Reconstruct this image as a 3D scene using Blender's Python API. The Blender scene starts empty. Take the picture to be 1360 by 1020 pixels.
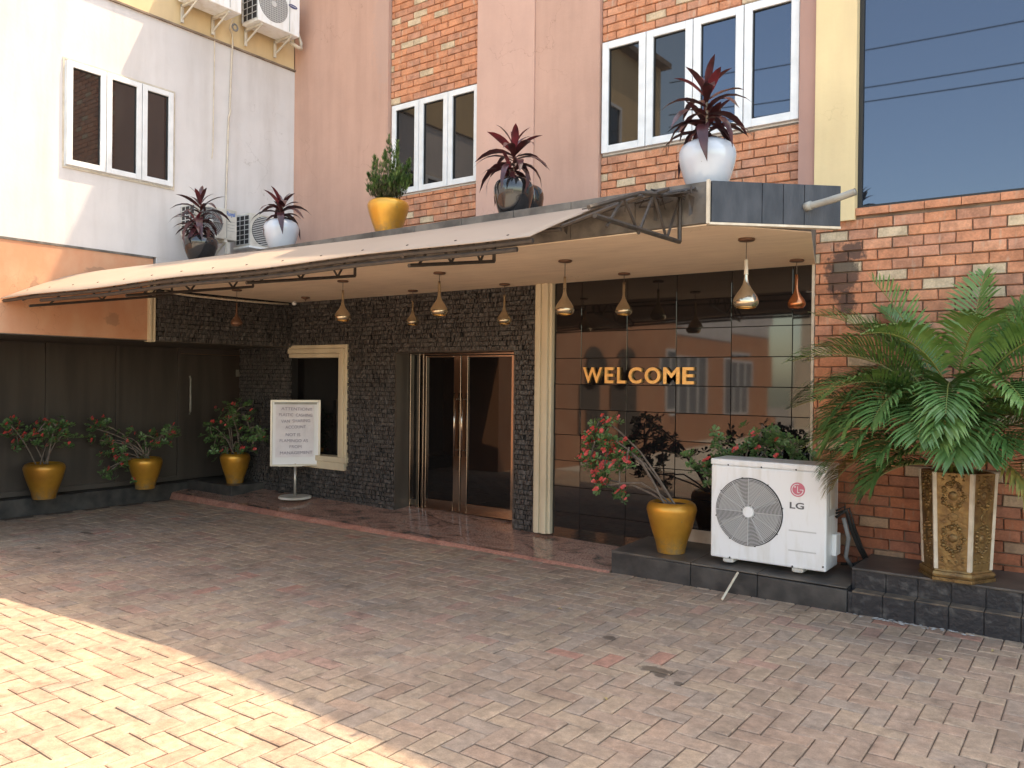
import bpy, bmesh, math, random
from mathutils import Vector, Matrix, noise
random.seed(11)
R=math.radians
scn=bpy.context.scene
COL=scn.collection
# ---------------------------------------------------------------- camera
cd=bpy.data.cameras.new('camera'); cam=bpy.data.objects.new('camera',cd); COL.objects.link(cam)
r=Vector((0.80633025,0.5913619,0.01107386)); u=Vector((-0.0120884,-0.00224191,0.99992442)); f=Vector((-0.59134203,0.80640317,-0.00534089))
cam.matrix_world=Matrix(((r.x,u.x,-f.x,0),(r.y,u.y,-f.y,0),(r.z,u.z,-f.z,1.6),(0,0,0,1)))
cd.sensor_width=36; cd.lens=28.391; cd.clip_start=.05; cd.clip_end=500
scn.camera=cam
# ---------------------------------------------------------------- light
SUN=Vector((.24,.41,1)).normalized()
w=bpy.data.worlds.new('World'); scn.world=w; w.use_nodes=True
nt=w.node_tree; bg=nt.nodes['Background']; sk=nt.nodes.new('ShaderNodeTexSky'); sk.sky_type='NISHITA'; sk.sun_disc=False
sk.sun_elevation=math.asin(SUN.z); sk.sun_rotation=math.atan2(SUN.x,SUN.y); sk.air_density=1.0; sk.dust_density=1.6; sk.ozone_density=1.0
nt.links.new(sk.outputs[0],bg.inputs[0]); bg.inputs[1].default_value=.15
sd=bpy.data.lights.new('sun','SUN'); sd.energy=2.0; sd.angle=R(.55); sd.color=(.80,.71,.63)
so=bpy.data.objects.new('sun',sd); COL.objects.link(so); so.rotation_euler=SUN.to_track_quat('Z','Y').to_euler(); so.location=(0,0,20)
scn.view_settings.view_transform='Standard'; scn.view_settings.look='None'; scn.view_settings.gamma=1; scn.view_settings.exposure=2.37
scn.view_settings.use_white_balance=True; scn.view_settings.white_balance_temperature=8500; scn.view_settings.white_balance_tint=6
scn.view_settings.use_curve_mapping=False

# ---------------------------------------------------------------- materials
def nn(nt,t,**k):
    n=nt.nodes.new(t)
    for a,b in k.items(): setattr(n,a,b)
    return n
def mat(name,c1,c2=None,rough=.6,metal=0,scale=6,detail=6,bump=0,bscale=40,ior=1.5,coat=0,stretch=None,contrast=(.35,.65),rvar=0,world=True,spec=.5):
    m=bpy.data.materials.new(name); m.use_nodes=True; nt=m.node_tree; L=nt.links; p=nt.nodes['Principled BSDF']
    p.inputs['Base Color'].default_value=(*c1,1); p.inputs['Roughness'].default_value=rough; p.inputs['Metallic'].default_value=metal
    p.inputs['IOR'].default_value=ior; p.inputs['Coat Weight'].default_value=coat; p.inputs['Coat Roughness'].default_value=.05
    p.inputs['Specular IOR Level'].default_value=spec
    if world: co=nn(nt,'ShaderNodeNewGeometry').outputs['Position']
    else: co=nn(nt,'ShaderNodeTexCoord').outputs['Object']
    if stretch:
        mp=nn(nt,'ShaderNodeMapping'); mp.inputs['Scale'].default_value=stretch; L.new(co,mp.inputs[0]); co=mp.outputs[0]
    if c2 is not None:
        n=nn(nt,'ShaderNodeTexNoise'); n.inputs['Scale'].default_value=scale; n.inputs['Detail'].default_value=detail; L.new(co,n.inputs[0])
        rp=nn(nt,'ShaderNodeValToRGB'); rp.color_ramp.elements[0].position=contrast[0]; rp.color_ramp.elements[1].position=contrast[1]
        rp.color_ramp.elements[0].color=(*c1,1); rp.color_ramp.elements[1].color=(*c2,1)
        L.new(n.outputs[0],rp.inputs[0]); L.new(rp.outputs[0],p.inputs['Base Color'])
        if rvar:
            mr=nn(nt,'ShaderNodeMapRange'); mr.inputs[3].default_value=rough; mr.inputs[4].default_value=rough+rvar; L.new(n.outputs[0],mr.inputs[0]); L.new(mr.outputs[0],p.inputs['Roughness'])
    if bump:
        b=nn(nt,'ShaderNodeTexNoise'); b.inputs['Scale'].default_value=bscale; b.inputs['Detail'].default_value=8; L.new(co,b.inputs[0])
        bn=nn(nt,'ShaderNodeBump'); bn.inputs['Strength'].default_value=bump; bn.inputs['Distance'].default_value=.01; L.new(b.outputs[0],bn.inputs['Height']); L.new(bn.outputs[0],p.inputs['Normal'])
    return m
def mixc(nt,fac,a,b,mode='MIX'):
    x=nn(nt,'ShaderNodeMix',data_type='RGBA',blend_type=mode)
    for s,v in ((x.inputs[0],fac),(x.inputs[6],a),(x.inputs[7],b)):
        if hasattr(v,'links') or isinstance(v,bpy.types.NodeSocket): nt.links.new(v,s)
        elif isinstance(v,(int,float)): s.default_value=v
        else: s.default_value=(*v,1)
    return x.outputs[2]
def ramp(nt,src,pts,interp='LINEAR'):
    rp=nn(nt,'ShaderNodeValToRGB'); cr=rp.color_ramp; cr.interpolation=interp
    while len(cr.elements)<len(pts): cr.elements.new(.5)
    for e,(p,c) in zip(cr.elements,pts): e.position=p; e.color=(*c,1) if len(c)==3 else c
    nt.links.new(src,rp.inputs[0]); return rp.outputs[0]
def noise_out(nt,scale,detail=6,stretch=None,src='pos',rough=.5,dist=0):
    co=nn(nt,'ShaderNodeNewGeometry').outputs['Position'] if src=='pos' else nn(nt,'ShaderNodeTexCoord').outputs['Object']
    if stretch:
        mp=nn(nt,'ShaderNodeMapping'); mp.inputs['Scale'].default_value=stretch; nt.links.new(co,mp.inputs[0]); co=mp.outputs[0]
    n=nn(nt,'ShaderNodeTexNoise'); n.inputs['Scale'].default_value=scale; n.inputs['Detail'].default_value=detail; n.inputs['Roughness'].default_value=rough; n.inputs['Distortion'].default_value=dist
    nt.links.new(co,n.inputs[0]); return n.outputs[0]
def g3(v): return (v,v,v)
def blob(nt,cx,cy,cz,rx,ry,rz):
    """1 inside a soft ellipsoid (world) 0 outside, roughened by noise"""
    co=nn(nt,'ShaderNodeNewGeometry').outputs['Position']
    a=nn(nt,'ShaderNodeVectorMath',operation='SUBTRACT'); a.inputs[1].default_value=(cx,cy,cz); nt.links.new(co,a.inputs[0])
    b=nn(nt,'ShaderNodeVectorMath',operation='DIVIDE'); b.inputs[1].default_value=(rx,ry,rz); nt.links.new(a.outputs[0],b.inputs[0])
    l=nn(nt,'ShaderNodeVectorMath',operation='LENGTH'); nt.links.new(b.outputs[0],l.inputs[0])
    nz0=noise_out(nt,17,6,rough=.65); nzm=nn(nt,'ShaderNodeMath',operation='MULTIPLY_ADD'); nzm.inputs[1].default_value=2.0; nzm.inputs[2].default_value=-.5; nt.links.new(nz0,nzm.inputs[0]); nz=nzm.outputs[0]; ad=nn(nt,'ShaderNodeMath',operation='ADD'); nt.links.new(l.outputs['Value'],ad.inputs[0]); nt.links.new(nz,ad.inputs[1])
    mr=nn(nt,'ShaderNodeMapRange'); mr.inputs[1].default_value=1.55; mr.inputs[2].default_value=1.25; nt.links.new(ad.outputs[0],mr.inputs[0]); return mr.outputs[0]
def mmax(nt,a,b):
    m=nn(nt,'ShaderNodeMath',operation='MAXIMUM'); nt.links.new(a,m.inputs[0]); nt.links.new(b,m.inputs[1]); return m.outputs[0]

def brick_mat(name,stain=False):
    m=bpy.data.materials.new(name); m.use_nodes=True; nt=m.node_tree; p=nt.nodes['Principled BSDF']
    at=nn(nt,'ShaderNodeAttribute'); at.attribute_name='rnd'
    base=ramp(nt,at.outputs['Fac'],[(0,(.60,.255,.14)),(.2,(.66,.285,.155)),(.4,(.62,.26,.14)),(.58,(.54,.25,.155)),(.7,(.68,.32,.19)),(.80,(.58,.275,.175)),(.86,(.64,.49,.33)),(.95,(.55,.41,.27))],'CONSTANT')
    n=noise_out(nt,9,7,src='obj' if False else 'pos',rough=.65)
    sm=ramp(nt,n,[(.40,(.42,.38,.36)),(.50,(.85,.83,.82)),(.62,(1.15,1.12,1.1))])
    c=mixc(nt,.42,base,sm,'MULTIPLY')
    n2=noise_out(nt,70,5); c=mixc(nt,.45,c,ramp(nt,n2,[(.3,g3(.62)),(.7,g3(1.2))]),'MULTIPLY')
    n3=noise_out(nt,22,4,stretch=(1,1,.25)); c=mixc(nt,ramp(nt,n3,[(.60,g3(0)),(.72,g3(.55))]),c,(.52,.40,.30))
    if stain:
        s=mmax(nt,blob(nt,-1.66,6.6,2.45,.13,1,.22),blob(nt,-1.58,6.6,2.62,.10,1,.08)); s=mmax(nt,s,blob(nt,-1.62,6.6,2.22,.07,1,.12))
        s2=nn(nt,'ShaderNodeMath',operation='MULTIPLY'); s2.inputs[1].default_value=.82; nt.links.new(s,s2.inputs[0])
        c=mixc(nt,s2.outputs[0],c,(.035,.03,.028))
        patch_tone=ramp(nt,noise_out(nt,2.2,5),[(.40,g3(.55)),(.55,g3(1))])
        geo=nn(nt,'ShaderNodeSeparateXYZ'); nt.links.new(nn(nt,'ShaderNodeNewGeometry').outputs['Position'],geo.inputs[0])
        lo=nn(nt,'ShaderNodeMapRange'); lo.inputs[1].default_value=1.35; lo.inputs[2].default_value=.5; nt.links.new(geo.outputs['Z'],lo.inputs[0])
        c=mixc(nt,lo.outputs[0],c,mixc(nt,1,c,(.62,.50,.47),'MULTIPLY'))   # lower courses darken towards the ground
    nt.links.new(c,p.inputs['Base Color']); p.inputs['Roughness'].default_value=.82
    b=nn(nt,'ShaderNodeBump'); b.inputs['Strength'].default_value=.7; b.inputs['Distance'].default_value=.006
    nt.links.new(noise_out(nt,38,8,rough=.65),b.inputs['Height']); nt.links.new(b.outputs[0],p.inputs['Normal']); return m
def paver_mat():
    m=bpy.data.materials.new('concrete_paver'); m.use_nodes=True; nt=m.node_tree; p=nt.nodes['Principled BSDF']
    at=nn(nt,'ShaderNodeAttribute'); at.attribute_name='rnd'
    base=ramp(nt,at.outputs['Fac'],[(0,(.385,.275,.205)),(.18,(.40,.295,.215)),(.34,(.355,.27,.21)),(.5,(.385,.265,.195)),(.66,(.345,.25,.185)),(.8,(.41,.30,.215)),(.93,(.40,.25,.19)),(.985,(.42,.225,.165))],'CONSTANT')
    c=mixc(nt,.75,base,ramp(nt,noise_out(nt,1.3,8,rough=.62),[(.30,(.70,.69,.68)),(.5,(1,.98,.96)),(.72,(1.18,1.14,1.08))]),'MULTIPLY')
    c=mixc(nt,.8,c,ramp(nt,noise_out(nt,19,7,rough=.7),[(.30,g3(.60)),(.70,g3(1.30))]),'MULTIPLY')
    c=mixc(nt,.75,c,ramp(nt,noise_out(nt,4.3,8,rough=.7,dist=.6),[(.33,(.62,.60,.58)),(.48,g3(1)),(.70,(1.14,1.10,1.04))]),'MULTIPLY')
    c=mixc(nt,ramp(nt,noise_out(nt,2.1,7,rough=.75),[(.56,g3(0)),(.66,g3(.35))]),c,(.34,.29,.23))
    c=mixc(nt,.5,c,ramp(nt,noise_out(nt,150,4),[(.3,g3(.7)),(.7,g3(1.25))]),'MULTIPLY')
    s=blob(nt,-1.98,4.08,0,.11,.05,1)
    for a in ((-2.47,4.42,.05,.04),(-1.93,4.02,.03,.02),(-1.80,3.98,.03,.025),(-8.3,4.05,.12,.035),(-7.9,3.42,.05,.03),(-7.6,3.45,.05,.03)):
        s=mmax(nt,s,blob(nt,a[0],a[1],0,a[2],a[3],1))
    s2=nn(nt,'ShaderNodeMath',operation='MULTIPLY'); s2.inputs[1].default_value=.72; nt.links.new(s,s2.inputs[0])
    c=mixc(nt,s2.outputs[0],c,(.055,.035,.022))
    nt.links.new(c,p.inputs['Base Color']); p.inputs['Roughness'].default_value=.78
    b=nn(nt,'ShaderNodeBump'); b.inputs['Strength'].default_value=.6; b.inputs['Distance'].default_value=.004
    nt.links.new(noise_out(nt,55,8,rough=.7),b.inputs['Height']); nt.links.new(b.outputs[0],p.inputs['Normal']); return m
def granite_mat(name,polish=True):
    m=bpy.data.materials.new(name); m.use_nodes=True; nt=m.node_tree; p=nt.nodes['Principled BSDF']
    n=noise_out(nt,2.4,9,rough=.68,dist=2.2,stretch=(.7,1.5,1))
    c=ramp(nt,n,[(.30,(.07,.055,.05)),(.40,(.16,.11,.09)),(.46,(.36,.20,.15)),(.56,(.46,.28,.215)),(.68,(.30,.22,.18))])
    c=mixc(nt,.8,c,ramp(nt,noise_out(nt,75,5),[(.35,g3(.35)),(.6,g3(1.35))]),'MULTIPLY')
    if not polish: c=mixc(nt,.6,c,(.42,.16,.11))
    nt.links.new(c,p.inputs['Base Color']); p.inputs['Roughness'].default_value=.10 if polish else .8
    if polish:
        nt.links.new(ramp(nt,noise_out(nt,3,5),[(.3,g3(.07)),(.7,g3(.2))]),p.inputs['Roughness'])
    else:
        b=nn(nt,'ShaderNodeBump'); b.inputs['Strength'].default_value=1; b.inputs['Distance'].default_value=.02; nt.links.new(noise_out(nt,22,6),b.inputs['Height']); nt.links.new(b.outputs[0],p.inputs['Normal'])
    return m
def plaster_mat(name,c,dirt,amt=.35,stretch=(1,1,.12),stains=(),peel=None):
    m=bpy.data.materials.new(name); m.use_nodes=True; nt=m.node_tree; p=nt.nodes['Principled BSDF']
    k=mixc(nt,ramp(nt,noise_out(nt,5,8,stretch=stretch,rough=.6),[(.43,g3(0)),(.68,g3(amt))]),c,dirt)
    vor=nn(nt,'ShaderNodeTexVoronoi',feature='DISTANCE_TO_EDGE'); vor.inputs['Scale'].default_value=.9; wv_=nn(nt,'ShaderNodeVectorMath',operation='ADD'); gp=nn(nt,'ShaderNodeNewGeometry').outputs['Position']; wn=nn(nt,'ShaderNodeTexNoise'); wn.inputs['Scale'].default_value=3; wn.inputs['Detail'].default_value=8; nt.links.new(gp,wn.inputs[0]); nt.links.new(gp,wv_.inputs[0]); nt.links.new(wn.outputs['Color'],wv_.inputs[1]); nt.links.new(wv_.outputs[0],vor.inputs['Vector'])
    ck=nn(nt,'ShaderNodeMath',operation='MULTIPLY'); nt.links.new(ramp(nt,vor.outputs['Distance'],[(.0,g3(.55)),(.004,g3(0))]),ck.inputs[0]); nt.links.new(ramp(nt,noise_out(nt,.9,3),[(.52,g3(0)),(.6,g3(1))]),ck.inputs[1]); k=mixc(nt,ck.outputs[0],k,mixc(nt,1,k,(.5,.46,.42),'MULTIPLY'))
    k=mixc(nt,.55,k,ramp(nt,noise_out(nt,1.1,7,rough=.6),[(.3,g3(.80)),(.7,g3(1.12))]),'MULTIPLY')
    if stains:
        s=None
        for a in stains:
            b=blob(nt,*a); s=b if s is None else mmax(nt,s,b)
        s2=nn(nt,'ShaderNodeMath',operation='MULTIPLY'); s2.inputs[1].default_value=.6; nt.links.new(s,s2.inputs[0]); k=mixc(nt,s2.outputs[0],k,peel)
    nt.links.new(k,p.inputs['Base Color']); p.inputs['Roughness'].default_value=.85
    b=nn(nt,'ShaderNodeBump'); b.inputs['Strength'].default_value=.25; b.inputs['Distance'].default_value=.006
    nt.links.new(noise_out(nt,30,8),b.inputs['Height']); nt.links.new(b.outputs[0],p.inputs['Normal']); return m

M={}
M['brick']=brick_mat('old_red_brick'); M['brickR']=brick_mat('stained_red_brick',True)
M['mortar']=mat('dark_mortar',(.27,.20,.15),(.15,.11,.085),.95,bump=.5)
M['paver']=paver_mat()
M['sand']=mat('joint_sand',(.095,.07,.052),(.15,.115,.085),.95,scale=30,bump=.5)
M['earth']=mat('distant_paving',(.36,.30,.24),(.30,.25,.20),.9,scale=3,bump=.4)
M['bounce']=mat('pale_bounce_ground',(.56,.51,.44),(.48,.43,.37),.9,scale=2,bump=.2)
M['granite']=granite_mat('polished_pink_black_granite'); M['granite_edge']=granite_mat('rough_granite_edge',False)
M['white']=plaster_mat('off_white_plaster',(.64,.605,.595),(.48,.435,.41),.42)
M['beige']=plaster_mat('yellow_beige_plaster',(.68,.51,.30),(.50,.36,.22),.4)
M['cream']=plaster_mat('cream_yellow_paint',(.74,.58,.33),(.60,.44,.26),.35)
M['orange']=plaster_mat('faded_orange_plaster',(.56,.265,.15),(.60,.35,.22),.55,stretch=(1,1,.6),stains=((-8.3,4.15,2.66,1,.13,.05),(-8.3,4.45,2.65,1,.10,.05),(-8.3,3.85,2.42,1,.12,.04),(-8.3,4.3,2.18,1,.08,.07),(-8.3,3.55,2.45,1,.05,.09)),peel=(.30,.17,.11))
M['pale']=plaster_mat('pale_cream_plaster',(.72,.62,.50),(.60,.50,.38),.4)  # far building kept pale to bounce fill light into the courtyard
M['pink']=plaster_mat('salmon_pink_plaster',(.53,.32,.25),(.43,.255,.20),.6,stains=((-6.7,6.6,5.7,.2,1,.8),),peel=(.46,.30,.25))
M['pinkD']=plaster_mat('dusky_pink_plaster',(.42,.245,.20),(.36,.21,.18),.4)
M['pinkL']=plaster_mat('light_salmon_plaster',(.59,.365,.295),(.50,.31,.25),.45)
M['soffit']=plaster_mat('tan_soffit_paint',(.86,.68,.51),(.70,.53,.39),.5,stretch=(.6,2.5,1))
M['chip']=mat('split_black_stone',(.034,.031,.030),(.12,.108,.102),.34,scale=30,bump=.8,bscale=90,contrast=(.35,.75))
M['chipback']=mat('black_grout',(.012,.011,.011),rough=.9)
M['tile']=mat('polished_black_tile',(.012,.010,.010),rough=.035,ior=1.68)
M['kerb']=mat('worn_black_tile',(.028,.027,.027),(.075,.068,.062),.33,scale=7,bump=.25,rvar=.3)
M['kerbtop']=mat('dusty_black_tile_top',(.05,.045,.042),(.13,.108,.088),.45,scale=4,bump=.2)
M['step']=mat('peeling_black_paint',(.020,.020,.023),(.10,.095,.09),.5,scale=13,bump=.7,bscale=30,contrast=(.55,.75))
M['dust']=mat('dusty_step_tread',(.20,.145,.10),(.075,.06,.05),.9,scale=9,bump=.4)
M['trim']=plaster_mat('cream_moulding_paint',(.66,.56,.40),(.45,.36,.26),.5)
M['skirt']=mat('cream_skirting',(.62,.55,.45),(.50,.43,.34),.6,scale=12)
M['upvc']=mat('white_window_frame',(.78,.79,.80),(.68,.69,.70),.35,scale=8)
M['gasket']=mat('black_gasket',(.02,.02,.02),rough=.6)
def glass(name,c,rough=.02,metal=.85): return mat(name,c,rough=rough,metal=metal)
M['glassD']=glass('tinted_window_glass',(.065,.063,.064)); M['glassB']=glass('blue_tinted_glass',(.078,.094,.125)); M['glassG']=glass('grey_window_glass',(.09,.09,.092))
M['glassK']=mat('black_door_glass',(.008,.007,.007),rough=.02,ior=1.5)
M['void']=mat('dark_interior',(.006,.0055,.005),rough=.9)
M['chrome']=mat('brushed_bronze_steel',(.42,.36,.31),rough=.16,metal=1,bump=.03,bscale=60)
M['gate']=mat('dark_brown_gate',(.060,.049,.042),(.088,.072,.060),.24,scale=3,stretch=(1,2,.25),rvar=.25)
M['gateP']=mat('dark_gate_post',(.085,.070,.060),rough=.4)
M['gold']=mat('gold_lacquer',(.66,.33,.05),(.44,.19,.03),.26,scale=4,world=True,metal=.6,coat=.2,rvar=.3,bump=.06,bscale=25,contrast=(.40,.72))
gm_=M['gold']; nt=gm_.node_tree; p_=nt.nodes['Principled BSDF']; src=p_.inputs['Base Color'].links[0].from_socket
sx_=nn(nt,'ShaderNodeSeparateXYZ'); nt.links.new(nn(nt,'ShaderNodeTexCoord').outputs['Object'],sx_.inputs[0])
lo_=nn(nt,'ShaderNodeMapRange'); lo_.inputs[1].default_value=.16; lo_.inputs[2].default_value=0; nt.links.new(sx_.outputs['Z'],lo_.inputs[0])
nz_=nn(nt,'ShaderNodeMath',operation='MULTIPLY'); nt.links.new(lo_.outputs[0],nz_.inputs[0]); nt.links.new(ramp(nt,noise_out(nt,16,6,rough=.7),[(.42,g3(.1)),(.62,g3(1))]),nz_.inputs[1])
sp_=nn(nt,'ShaderNodeMath',operation='MAXIMUM'); nt.links.new(nz_.outputs[0],sp_.inputs[0]); nt.links.new(ramp(nt,noise_out(nt,34,5,rough=.7),[(.66,g3(0)),(.70,g3(.7))]),sp_.inputs[1])
nt.links.new(mixc(nt,sp_.outputs[0],src,(.23,.16,.09)),p_.inputs['Base Color']); nt.links.new(ramp(nt,sp_.outputs[0],[(0,g3(.6)),(1,g3(.05))]),p_.inputs['Metallic'])
M['blackg']=mat('glossy_black_glaze',(.018,.018,.020),rough=.10,coat=.6)
M['whiteg']=mat('glossy_white_glaze',(.52,.57,.64),(.47,.51,.57),.12,coat=.6,world=False,scale=5)
M['soil']=mat('potting_soil',(.035,.024,.016),(.06,.042,.03),.95,scale=30,bump=.8)
M['slate']=mat('weathered_blue_slate',(.018,.023,.033),(.050,.056,.068),.45,scale=7,stretch=(2,2,.6),bump=.3,rvar=.2)
M['slateD']=mat('dirty_slate_edge',(.07,.062,.055),(.17,.15,.13),.7,scale=7,bump=.4)
M['awn']=mat('cream_awning_sheet',(.36,.275,.215),(.32,.24,.185),.6,scale=1.2,bump=.05,bscale=5)
M['steel']=mat('dark_painted_steel',(.035,.028,.024),(.06,.045,.035),.55,scale=20)
M['whitep']=mat('white_enamel',(.83,.84,.84),(.66,.64,.58),.35,scale=7,stretch=(2.2,2.2,.5),bump=.04,contrast=(.48,.85))
M['whiteold']=mat('aged_cream_enamel',(.64,.61,.55),(.46,.42,.36),.5,scale=6)
M['grey']=mat('grey_plastic',(.22,.22,.22),rough=.5)
M['fan']=mat('dark_fan_recess',(.025,.025,.027),rough=.7)
M['grill']=mat('pale_grey_grille',(.55,.55,.54),rough=.45)
M['red']=mat('faded_logo_red',(.62,.16,.22),rough=.5)
M['logot']=mat('logo_grey_text',(.10,.10,.105),rough=.5)
M['blue']=mat('logo_blue',(.05,.16,.48),rough=.5); M['navy']=mat('logo_navy',(.03,.04,.16),rough=.4)
M['goldsign']=mat('brass_letter',(.80,.52,.20),(.65,.40,.14),.28,metal=.55,scale=14)
M['pvc']=mat('grey_pvc_pipe',(.36,.36,.33),(.26,.25,.22),.45,scale=10)
M['cable']=mat('black_cable',(.015,.015,.015),rough=.6)
M['cord']=mat('brown_cord',(.10,.065,.045),rough=.5)
M['smoke']=mat('smoked_gold_glass',(.56,.47,.34),(.45,.37,.26),.14,metal=.85,world=False,scale=9)
M['copper']=mat('copper_glass',(.50,.19,.085),rough=.2,metal=.85)
M['ring']=mat('bright_gold_rim',(.80,.52,.20),rough=.12,metal=1)
M['plate']=mat('dark_copper_plate',(.16,.085,.055),rough=.45,metal=.5)
M['bronze']=mat('antique_gold_relief',(.30,.185,.07),(.15,.085,.035),.42,metal=.55,scale=16,bump=.5,bscale=60,world=False)
M['ivory']=mat('ivory_strip',(.68,.60,.48),(.55,.46,.35),.6,scale=15)
M['paper']=mat('creased_white_paper',(.80,.77,.80),(.70,.67,.70),.7,scale=7,bump=.5,bscale=6,world=False)
M['board']=mat('whiteboard_face',(.80,.81,.83),rough=.25)
M['alu']=mat('aluminium_frame',(.52,.48,.43),rough=.35,metal=.6)
M['ink']=mat('purple_marker_ink',(.30,.26,.33),rough=.7)
def leafm(name,a,b,rough=.45,sc=9,trans=0):
    m=mat(name,a,b,rough,scale=sc); 
    return m
M['palm']=leafm('palm_leaf_green',(.055,.135,.035),(.10,.20,.06),.38); M['palmY']=leafm('yellowing_palm_leaf',(.30,.20,.04),(.12,.15,.04),.5,6)
M['palmL']=leafm('bright_palm_leaf',(.085,.185,.045),(.15,.25,.07),.38)
M['rachis']=mat('palm_stalk',(.16,.20,.05),(.22,.17,.05),.45,scale=8)
M['cordy']=leafm('dark_red_leaf',(.035,.014,.016),(.085,.024,.028),.30,12); M['cordyR']=leafm('crimson_leaf',(.17,.025,.035),(.07,.02,.025),.32)
M['thuja']=leafm('thuja_green',(.05,.105,.025),(.13,.20,.05),.6,9); M['thujaB']=leafm('dry_thuja',(.12,.095,.055),(.09,.10,.04),.7)
M['euph']=leafm('euphorbia_green',(.06,.13,.04),(.12,.21,.075),.4,12); M['euphR']=mat('red_flower',(.55,.045,.045),(.62,.09,.08),.5,scale=20)
M['twig']=mat('grey_brown_stem',(.13,.10,.08),(.20,.16,.13),.8,scale=30)
M['curtain']=mat('white_curtain',(.26,.27,.29),(.12,.125,.13),.8,scale=6,stretch=(6,6,.1))
M['crumb']=mat('pale_plaster_debris',(.55,.53,.50),rough=.9); M['yleaf']=mat('fallen_leaf',(.42,.31,.12),rough=.8)

# ---------------------------------------------------------------- mesh builder
class MB:
    def __init__(s): s.v=[]; s.f=[]; s.r=[]
    def add(s,vs,fs,rnd=0.):
        o=len(s.v); s.v+= [tuple(v) for v in vs]; s.f+=[tuple(i+o for i in q) for q in fs]; s.r+=[rnd]*len(fs); return s
    def quad(s,a,b,c,d): return s.add([a,b,c,d],[(0,1,2,3)])
    def box(s,x0,x1,y0,y1,z0,z1,rnd=0.):
        return s.add([(x,y,z) for z in (z0,z1) for y in (y0,y1) for x in (x0,x1)],[(0,2,3,1),(4,5,7,6),(0,1,5,4),(2,6,7,3),(0,4,6,2),(1,3,7,5)],rnd)
    def hexa(s,p,rnd=0.):   # 8 points: bottom 4 ccw, top 4 ccw
        return s.add(p,[(3,2,1,0),(4,5,6,7),(0,1,5,4),(1,2,6,5),(2,3,7,6),(3,0,4,7)],rnd)
    def prism(s,poly,z0,z1):
        n=len(poly); vs=[(x,y,z0) for x,y in poly]+[(x,y,z1) for x,y in poly]
        return s.add(vs,[tuple(range(n-1,-1,-1)),tuple(range(n,2*n))]+[(i,(i+1)%n,(i+1)%n+n,i+n) for i in range(n)])
    def tube(s,pts,rad,n=8,cap=True):
        pts=[Vector(p) for p in pts]; rings=[]; N=len(pts)
        for i,p in enumerate(pts):
            t=(pts[min(i+1,N-1)]-pts[max(i-1,0)]); t=t.normalized() if t.length>1e-9 else Vector((0,0,1))
            a=Vector((0,0,1)) if abs(t.z)<.9 else Vector((1,0,0)); b=t.cross(a).normalized(); c=t.cross(b)
            rr=rad[i] if isinstance(rad,(list,tuple)) else rad
            rings.append([p+(b*math.cos(2*math.pi*k/n)+c*math.sin(2*math.pi*k/n))*rr for k in range(n)])
        fs=[(i*n+k,i*n+(k+1)%n,(i+1)*n+(k+1)%n,(i+1)*n+k) for i in range(N-1) for k in range(n)]
        if cap: fs+=[tuple(range(n-1,-1,-1)),tuple((N-1)*n+k for k in range(n))]
        return s.add([v for g in rings for v in g],fs)
    def lathe(s,prof,n=32,c=(0,0,0),axis='z'):
        vs=[]; 
        for (rr,z) in prof:
            for k in range(n):
                a=2*math.pi*k/n
                if axis=='z': vs.append((c[0]+rr*math.cos(a),c[1]+rr*math.sin(a),c[2]+z))
                elif axis=='y': vs.append((c[0]+rr*math.cos(a),c[1]+z,c[2]+rr*math.sin(a)))
                else: vs.append((c[0]+z,c[1]+rr*math.cos(a),c[2]+rr*math.sin(a)))
        return s.add(vs,[(i*n+k,i*n+(k+1)%n,(i+1)*n+(k+1)%n,(i+1)*n+k) for i in range(len(prof)-1) for k in range(n)])
    def ribbon(s,pts,side,widths,fold=0.):
        vs=[]
        for i,p in enumerate(pts):
            p=Vector(p); sd=side[i] if isinstance(side,list) else side; w_=widths[i]
            vs+=[p-sd*w_+Vector((0,0,fold*w_)),p,p+sd*w_+Vector((0,0,fold*w_))]
        return s.add(vs,[q for i in range(len(pts)-1) for q in ((i*3,i*3+1,i*3+4,i*3+3),(i*3+1,i*3+2,i*3+5,i*3+4))])
    def mesh(s,name,m,smooth=False,mats=None):
        me=bpy.data.meshes.new(name); me.from_pydata(s.v,[],s.f); me.materials.append(m)
        a=me.attributes.new('rnd','FLOAT','FACE'); a.data.foreach_set('value',s.r)
        if smooth: me.polygons.foreach_set('use_smooth',[True]*len(s.f))
        me.update(); return me
    def obj(s,name,m,parent=None,smooth=False,bevel=0,loc=None,rot=None,label=None,kind=None):
        o=bpy.data.objects.new(name,s.mesh(name,m,smooth)); COL.objects.link(o)
        if parent is not None: o.parent=parent
        if loc is not None: o.location=loc
        if rot is not None: o.rotation_euler=rot
        if bevel:
            b=o.modifiers.new('bevel','BEVEL'); b.width=bevel; b.segments=2; b.limit_method='ANGLE'; b.angle_limit=R(40)
        if label: o['label']=label
        if kind: o['kind']=kind
        return o
def thing(name,label,cat,loc=(0,0,0),rz=0,group=None):
    o=bpy.data.objects.new(name,None); COL.objects.link(o); o.location=loc; o.rotation_euler=(0,0,rz); o.empty_display_size=.1
    o['label']=label; o['category']=cat
    if group: o['group']=group
    return o
def struct(o): o['kind']='structure'; return o
def tag(o,label,cat,group=None):
    o['label']=label; o['category']=cat
    if group: o['group']=group
    return o
def inst(me,name,parent,loc=(0,0,0),rot=None,scale=None):
    o=bpy.data.objects.new(name,me); COL.objects.link(o); o.parent=parent; o.location=loc
    if rot is not None: o.rotation_euler=rot
    if scale is not None: o.scale=scale
    return o
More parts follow.
